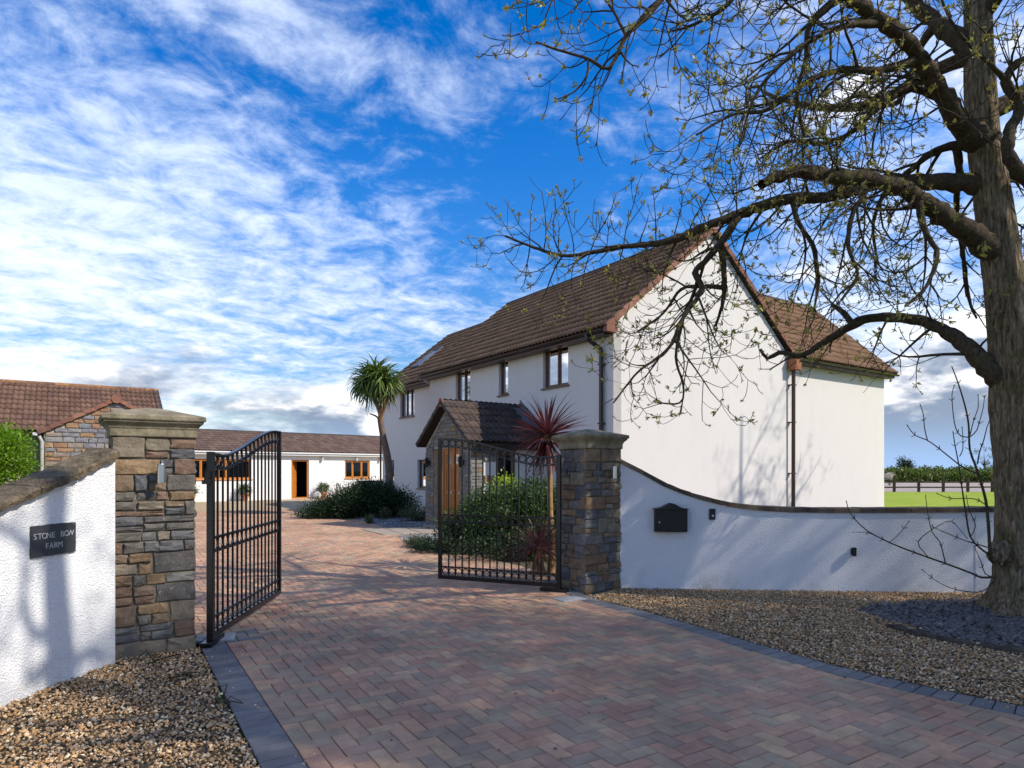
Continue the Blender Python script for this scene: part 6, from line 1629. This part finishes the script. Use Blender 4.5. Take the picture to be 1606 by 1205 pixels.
# ------------------------------------------------------------------ cabbage palms
def strap_leaf(L, W, droop, n=6):
    """one strap leaf rising along +x and arching down; returns verts, quads"""
    V = []; x = z = 0.0; a = 0.0
    for i in range(n + 1):
        f = i / n; w = W * (0.35 + 1.0 * min(1, f * 3.2)) * (1 - f ** 2.2) * .75 + .001
        V += [(x, -w / 2, z + w * .22), (x, 0, z), (x, w / 2, z + w * .22)]
        a -= droop / n * (0.35 + 1.3 * f); x += L / n * math.cos(a); z += L / n * math.sin(a)
    Fs = [(3 * i + j, 3 * i + j + 1, 3 * i + j + 4, 3 * i + j + 3) for i in range(n) for j in (0, 1)]
    return V, Fs
def strap_head(parent, c, n, L, W, m, seed, e0=-.9, e1=1.45, droop=(.5, 1.3), name='leaf', bias=0.0):
    r_ = np.random.default_rng(seed); protos = []
    for q in range(7):
        v, f = strap_leaf(L * (.8 + .07 * q), W, droop[0] + (droop[1] - droop[0]) * q / 6); me = bpy.data.meshes.new(name); me.from_pydata(v, [], f); me.materials.append(M[m]); me.update(); protos.append(me)
    for i in range(n):
        az = i * 2.39996 + r_.uniform(-.25, .25); f = (i + .5) / n; el = math.asin(math.sin(e0) + (math.sin(e1) - math.sin(e0)) * (1 - f)) + r_.normal(0, .10) + bias
        d_ = Vector((math.cos(az) * math.cos(el), math.sin(az) * math.cos(el), math.sin(el)))
        q = d_.to_track_quat('X', 'Z'); mw = q.to_matrix().to_4x4(); mw = mw @ Matrix.Rotation(r_.normal(0, .3), 4, 'X'); mw.translation = Vector(c) + Vector(d_) * .03
        link(name, protos[(i * 3 + int(r_.integers(3))) % 7], None, parent, mw=mw)
PC_ = ground(607, 806); PC_ = at(607, 738, 21.6); PC_.z = 0
palm = tag(empty('cabbage_palm', PC_), 'tall cabbage palm with a forked trunk and round green head beside the house', 'palm tree')
def pp(px_, py_, dY=0.0): return at(px_, py_, 21.6 + dY) - PC_
v, f = trunk_mesh([Vector((.10, 0, -.02)), pp(607, 780), pp(611, 750), pp(608, 715), pp(600, 680), pp(596, 655)], [.17, .14, .125, .115, .10, .095], 14, 7, .3); link('trunk', mesh_np('trunk', v, f, True), 'palm_bark', palm)
for a in ([(596, 662, .0), (596, 648, .1), (590, 632, .15), (587, 612, .15), (585, 592, .1)], [(596, 660, 0), (600, 645, -.1), (603, 632, -.15), (601, 612, -.15), (598, 595, -.1)]):
    v, f = trunk_mesh([pp(*q) for q in a], [.085, .075, .065, .06, .05], 12, 5, 0); link('branch', mesh_np('branch', v, f, True), 'stem_bark', palm)
mb = MB(); mb.tube([pp(595, 657), pp(588, 652), pp(580, 649)], [.035, .03, .02], 7); mb.build('branch_stub', 'palm_bark', palm)
strap_head(palm, pp(578, 597, .25), 190, .90, .085, 'palm_leaf', 1, -.85, 1.5, (.7, 2.0))
strap_head(palm, pp(601, 598, -.2), 190, .90, .085, 'palm_leaf', 2, -.85, 1.5, (.7, 2.0))
strap_head(palm, pp(590, 586, .0), 90, .86, .085, 'palm_leaf', 3, -.3, 1.5, (.6, 1.7))
strap_head(palm, pp(580, 606, .2), 26, .85, .045, 'dead_leaf', 4, -1.5, -.75, (.05, .4), name='dead_leaf')
strap_head(palm, pp(602, 606, -.2), 26, .85, .045, 'dead_leaf', 5, -1.5, -.75, (.05, .4), name='dead_leaf')
# red cordylines by the right gate pillar
RC = at(864, 738, 9.55); RC.z = 0
rc = tag(empty('red_cordyline', RC), 'tall red cordyline on a slim bare stem behind the right gate pillar', 'cordyline', 'red cordylines behind the right gate')
hd = at(858, 683, 9.55) - RC
v, f = trunk_mesh([Vector((.0, 0, -.02)), Vector((.01, 0, .45)), Vector((-.01, 0, .95)), Vector((-.02, 0, 1.5)), hd], [.055, .046, .04, .04, .045], 10, 8, .3); link('stem', mesh_np('stem', v, f, True), 'stem_bark', rc)
strap_head(rc, hd, 135, .60, .040, 'red_leaf', 6, -.35, 1.5, (.02, .45))
strap_head(rc, hd - Vector((0, 0, .06)), 60, .56, .036, 'red_leaf', 8, -1.45, -.5, (.05, .5))
RC2 = at(846, 738, 9.35); RC2.z = 0
rc2 = tag(empty('red_cordyline', RC2), 'small red cordyline near the ground at the foot of the tall one', 'cordyline', 'red cordylines behind the right gate')
mb = MB(); mb.tube([(0, 0, -.02), (.01, 0, .2), (0, 0, .40)], [.05, .045, .04], 8); mb.build('stem', 'stem_bark', rc2)
strap_head(rc2, (0, 0, .38), 80, .50, .036, 'red_leaf', 9, -.5, 1.45, (.05, .5)); strap_head(rc2, (0, 0, .30), 22, .36, .034, 'dead_leaf', 10, -1.4, -.6, (.05, .4), name='dead_leaf')

# ------------------------------------------------------------------ shrubs
def onG(px_, Y): p = at(px_, HY, Y); p.z = 0; return tuple(p)
bush('sprawling_shrub', onG(575, 20.6), [((0, 0, .45), (1.15, .9, .62), 2.2), ((-.95, -.1, .25), (.95, .6, .36), 1.0), ((.85, .2, .38), (.75, .7, .5), 1.0), ((.1, .2, .75), (.6, .5, .38), .6), ((-1.5, -.3, .1), (.55, .4, .2), .35)], 44000, .075, 'dark_leaf', 'wide dark evergreen shrub sprawling at the foot of the cabbage palm', 'shrub', 51, .35, .13, 45)
bush('broadleaf_shrub', onG(768, 12.3), [((.18, 0, .62), (.70, .7, .54), 2.0), ((.75, .1, .72), (.62, .6, .58), 1.3), ((-.5, .15, .36), (.42, .4, .34), .6), ((.35, -.5, .45), (.8, .4, .40), 1.0)], 30000, .062, 'shrub_leaf', 'rounded glossy green shrub filling the bed behind the right gate', 'shrub', 52, .5, .10, 45)
bush('ground_shrub', onG(700, 11.9), [((-.2, 0, .08), (.40, .3, .11), .8), ((.3, -.1, .14), (.42, .35, .17), 1.0)], 5500, .05, 'dark_leaf', 'low dark shrub spilling over the paving edge behind the right gate', 'shrub', 53, .45, .08, 40)
bush('ground_shrub', onG(655, 12.6), [((0, 0, .08), (.22, .2, .09), 1.0)], 1300, .045, 'dull_leaf', 'pale grey-green tuft at the left end of the bed beside the path', 'shrub', 54, .4, .06, 30)
bush('lime_shrub', onG(790, 13.1), [((0, 0, 1.12), (.24, .24, .24), 1.0)], 900, .06, 'lime_leaf', 'small lime yellow shrub rising above the green shrubs', 'shrub', 55, .6, .07, 25)
bush('broadleaf_shrub', onG(858, 12.0), [((0, 0, .62), (.55, .55, .58), 1.0), ((.35, .2, .5), (.5, .5, .45), .7)], 11000, .062, 'shrub_leaf', 'green shrub between the tall red cordyline and the right gate pillar', 'shrub', 56, .5, .10, 45)
bush('ground_shrub', onG(790, 10.9), [((0, 0, .18), (.9, .35, .22), 1.0), ((.55, .1, .25), (.45, .35, .26), .6)], 6500, .045, 'dark_leaf', 'low dark ground cover at the front of the bed behind the right gate', 'shrub', 57, .45, .08, 40)
bush('bright_shrub', (-14.75, 17.6, 0), [((-.4, 0, 2.0), (1.3, 1.2, 1.1), 2.0), ((.75, .2, 1.9), (.6, .8, .75), 1.0), ((0.1, -.2, .75), (1.1, 1.0, .75), .8), ((-1.5, 0, 1.3), (1.0, 1.0, 1.2), 1.0)], 34000, .085, 'bright_leaf', 'large bright yellow-green shrub in front of the stone barn', 'shrub', 58, .5, .16, 50, .04, 30)
bush('ground_shrub', onG(655, 19.0), [((0, 0, .22), (.5, .4, .24), 1.0)], 2600, .05, 'dull_leaf', 'low mixed shrub against the house wall left of the porch', 'shrub', 59, .4, .08, 30)
bush('ground_shrub', onG(604, 19.6), [((0, 0, .18), (.14, .14, .2), 1.0)], 500, .05, 'dull_leaf', 'small pale sprout in the grey gravel in front of the dark shrub', 'shrub', 60, .4, .05, 25, .008, 8)
def tuft(loc, n, L, seed, label):
    r_ = np.random.default_rng(seed); V = []; Fq = []
    for i in range(n):
        a = r_.uniform(0, 6.28); e = r_.uniform(.5, 1.4); l_ = L * r_.uniform(.6, 1.1); d_ = np.array([math.cos(a) * math.cos(e), math.sin(a) * math.cos(e), math.sin(e)]); s_ = np.array([-math.sin(a), math.cos(a), 0]) * .006; b0 = np.array([r_.normal(0, .03), r_.normal(0, .03), 0])
        k = len(V); V += [b0 - s_, b0 + s_, b0 + d_ * l_ * .6 + s_ * .8, b0 + d_ * l_ * .6 - s_ * .8, b0 + d_ * l_ + np.array([d_[0], d_[1], -.6]) * l_ * .15]; Fq.append((k, k + 1, k + 2, k + 3)); Fq.append((k + 3, k + 2, k + 4, k + 4))
    me = bpy.data.meshes.new('grass_tuft'); me.from_pydata([tuple(v) for v in V], [], [f if f[2] != f[3] else f[:3] for f in Fq]); me.update()
    return tag(link('grass_tuft', me, 'grass_blade', None, loc), label, 'grass tuft')
tuft(onG(579, 18.3), 170, .36, 61, 'small dry grass tuft in the grey gravel beside the path')
tuft(onG(590, 25.2), 60, .3, 62, 'dry grass tuft by the far corner of the house')
# little weeds in the left gravel
for k, (x, y) in enumerate(((-2.72, 4.95), (-1.85, 4.15), (-2.3, 4.62))):
    bush('weed', (x, y, 0), [((0, 0, .02), (.04, .04, .02), 1.0)], 60, .022, 'shrub_leaf', ['tiny green weed at the foot of the left gate pillar', 'tiny green weed where the left gravel meets the blue edging', 'tiny green weed in the left gravel near the pillar'][k], 'weed', 70 + k, .5, .02, 12, .003, 4)
# pots by the outbuilding
OM = Matrix.Rotation(OA, 3, 'Z')
def potted(x, label, seed, h=.34, rad=.26):
    loc = OB + OM @ Vector((x, -.45, 0)); root = tag(empty('potted_plant', loc), label, 'potted plant', 'potted plants along the white outbuilding')
    mb = MB(); mb.rings([[(r_ * math.cos(a), r_ * math.sin(a), z) for a in np.linspace(0, 2 * math.pi, 14, endpoint=False)] for r_, z in ((.13, 0), (.20, h - .06), (.225, h - .06), (.225, h), (.19, h), (.18, h - .05))]); mb.build('pot', 'terracotta', root)
    bl = [((0, 0, h + rad * .8), (rad, rad, rad), 1.0)]
    v, f = clump_leaves(bl, 1500, .07, seed, .45, .07, 30); tag(link('foliage', mesh_np('foliage', v, f), 'shrub_leaf', root), kind='stuff')
potted(1.22, 'potted shrub on the gravel just right of the open orange door', 81)
potted(-2.9, 'potted shrub under the white wall seen through the left gate', 82)
potted(-5.4, 'potted shrub at the far left end of the white wall', 83)
bush('small_shrub', tuple(OB + OM @ Vector((1.75, -.8, 0))), [((0, 0, .45), (.35, .3, .4), 1.0)], 700, .05, 'dull_leaf', 'thin twiggy shrub beside the potted shrub at the orange door', 'shrub', 84, .4, .12, 12, .01, 20)
bl_ = OB + OM @ Vector((.82, -.55, 0))
v, f = pebble_proto(5, .8); bm = bmesh.new(); bmesh.ops.create_icosphere(bm, subdivisions=2, radius=.24)
for q in bm.verts: q.co = q.co * (1 + .12 * math.sin(q.co.x * 17 + 1) * math.cos(q.co.y * 15)); q.co.z *= .85
me = bpy.data.meshes.new('boulder'); bm.to_mesh(me); bm.free(); tag(link('boulder', me, 'vent_grey', None, tuple(bl_ + Vector((0, 0, .17)))), 'grey boulder at the foot of the open orange door', 'boulder')
# garden chair half hidden by the dark shrub
ch = tag(empty('garden_chair', onG(537, 27.5), 2.4), 'dark metal garden chair behind the sprawling dark shrub', 'chair')
mb = MB(); mb.rings([[(r_ * math.cos(a), r_ * math.sin(a), z) for a in np.linspace(0, 2 * math.pi, 16, endpoint=False)] for r_, z in ((.22, .44), (.235, .45), (.22, .465))]); mb.build('seat', 'black_metal', ch)
for a in (.8, 2.3, 3.9, 5.4): mb = MB(); mb.tube([(.17 * math.cos(a), .17 * math.sin(a), .44), (.22 * math.cos(a), .22 * math.sin(a), .2), (.25 * math.cos(a), .25 * math.sin(a), 0)], .012, 6); mb.build('leg', 'black_metal', ch)
mb = MB(); arc = [(.24 * math.cos(a), .24 * math.sin(a), .46 + .50 * math.sin((a - .6) / 1.94 * math.pi) ** .6) for a in np.linspace(.62, 2.52, 13)]; mb.tube(arc, .014, 6)
for a in np.linspace(.9, 2.25, 6): mb.tube([(.21 * math.cos(a), .21 * math.sin(a), .46), (.24 * math.cos(a), .24 * math.sin(a), .46 + .48 * math.sin((a - .6) / 1.94 * math.pi) ** .6)], .008, 5)
mb.build('backrest', 'black_metal', ch)
ub = tag(empty('garden_cupboard', (-6.0, 27.8, 0), .7), 'low grey garden cupboard in the gap beside the far house corner', 'cupboard')
mb = MB(); mb.box((-.5, -.3, 0), (.5, .3, 1.02), .01); mb.build('cabinet', 'vent_grey', ub); mb = MB(); mb.box((-.54, -.34, 1.022), (.54, .34, 1.07), .01); mb.build('lid', 'lead', ub)

# ------------------------------------------------------------------ paddock fence, hedge and far trees
fence = tag(empty('paddock_fence', (22, 45.6, 0)), 'brown post and rail paddock fence across the far side of the lawn', 'fence')
pm = MB(); pm.box((-.07, -.07, -.05), (.07, .07, 1.0)); pm = pm.mesh('fence_post'); xs = np.arange(-3.8, 20, 1.72)
tm = MB(); tm.box((-.028, -.008, 1.0), (.028, .008, 1.06)); tm = tm.mesh('post_peg')
for x in xs: q = link('fence_post', pm, 'fence_wood', fence, (x, 0, 0))
rm = MB(); rm.box((.0, -.105, -.05), (1.70, -.072, .05)); rm = rm.mesh('fence_rail')
for x in xs[:-1]:
    for z in (.68, .32): q = link('fence_rail', rm, 'fence_wood', fence, (x + .01, 0, z + random.uniform(-.01, .01))); q.rotation_euler = (0, random.uniform(-.006, .006), 0)
def hedge(name, x0, x1, y, h, d_, n, seed, label, m='hedge_leaf', size=.30):
    root = tag(empty(name, ((x0 + x1) / 2, y, 0)), label, 'hedge'); r_ = np.random.default_rng(seed); hl = (x1 - x0) / 2
    bl = [((x, r_.normal(0, .2), h * .5 * k_), (1.6, d_ * .6, h * .5 * k_), 1.0) for x in np.arange(-hl, hl, 1.3) for k_ in (r_.uniform(.8, 1.12),)]
    v, f = clump_leaves(bl, n, size, seed, .6, .30, 24); tag(link('foliage', mesh_np('foliage', v, f), m, root), kind='stuff')
    tb = Tubes()
    for x in np.arange(-hl, hl, .8): tb.add([(x, 0, 0), (x + .1, .1, h * .45), (x - .1, -.1, h * .85)], [.06, .04, .02], 5)
    tag(tb.build('stems', 'twig_bark', root), kind='stuff')
hedge('clipped_hedge', 36, 78, 86, 1.35, 1.8, 22000, 91, 'clipped green hedge along the back of the paddock')
hedge('field_hedge', 58, 140, 150, 2.1, 3.0, 26000, 92, 'taller uneven field hedge rising behind the clipped hedge', size=.45)
def small_tree(loc, H, R_, n, seed, label, m='hedge_leaf', size=.5):
    root = tag(empty('field_tree', loc), label, 'tree', 'trees on the field horizon'); mb = MB(); mb.tube([(0, 0, 0), (.1, 0, H * .4), (0, .1, H * .8)], [H * .03, H * .022, .05], 7); mb.build('trunk', 'limb_bark', root)
    bl = [((0, 0, H * .62), (R_, R_, H * .36), 1.0), ((R_ * .5, 0, H * .5), (R_ * .6, R_ * .6, H * .25), .6)]; tag(woody(bl, 30, seed, .1, (0, 0, H * .3)).build('branches', 'twig_bark', root), kind='stuff')
    v, f = clump_leaves(bl, n, size, seed, .6, .5, 20); tag(link('crown', mesh_np('crown', v, f), m, root), kind='stuff')
small_tree((118, 196, 0), 5.0, 2.1, 1600, 93, 'small round tree standing above the field hedge next to the house corner', 'dark_leaf')
small_tree((196, 270, 0), 11.0, 4.6, 350, 94, 'thin half bare tree above the field hedge beside the ash trunk', 'dull_leaf')
small_tree((150, 300, 0), 5.4, 2.2, 300, 95, 'tiny far tree above the middle of the field hedge', 'dull_leaf')
small_tree((330, 420, 0), 12.0, 6.0, 900, 96, 'broad far tree beyond the field hedge to the right', 'dark_leaf')
pl = tag(empty('pale_shrub', (38.0, 65.5, 0)), 'small pale cream flowering shrub at the left end of the paddock hedge', 'shrub'); bl = [((0, 0, .95), (.36, .3, .30), 1.0)]
tag(woody(bl, 10, 5, .015).build('stems', 'twig_bark', pl), kind='stuff'); v, f = clump_leaves(bl, 500, .12, 97, .6, .10, 20); tag(link('blossom', mesh_np('blossom', v, f), 'cream_plume', pl), kind='stuff')
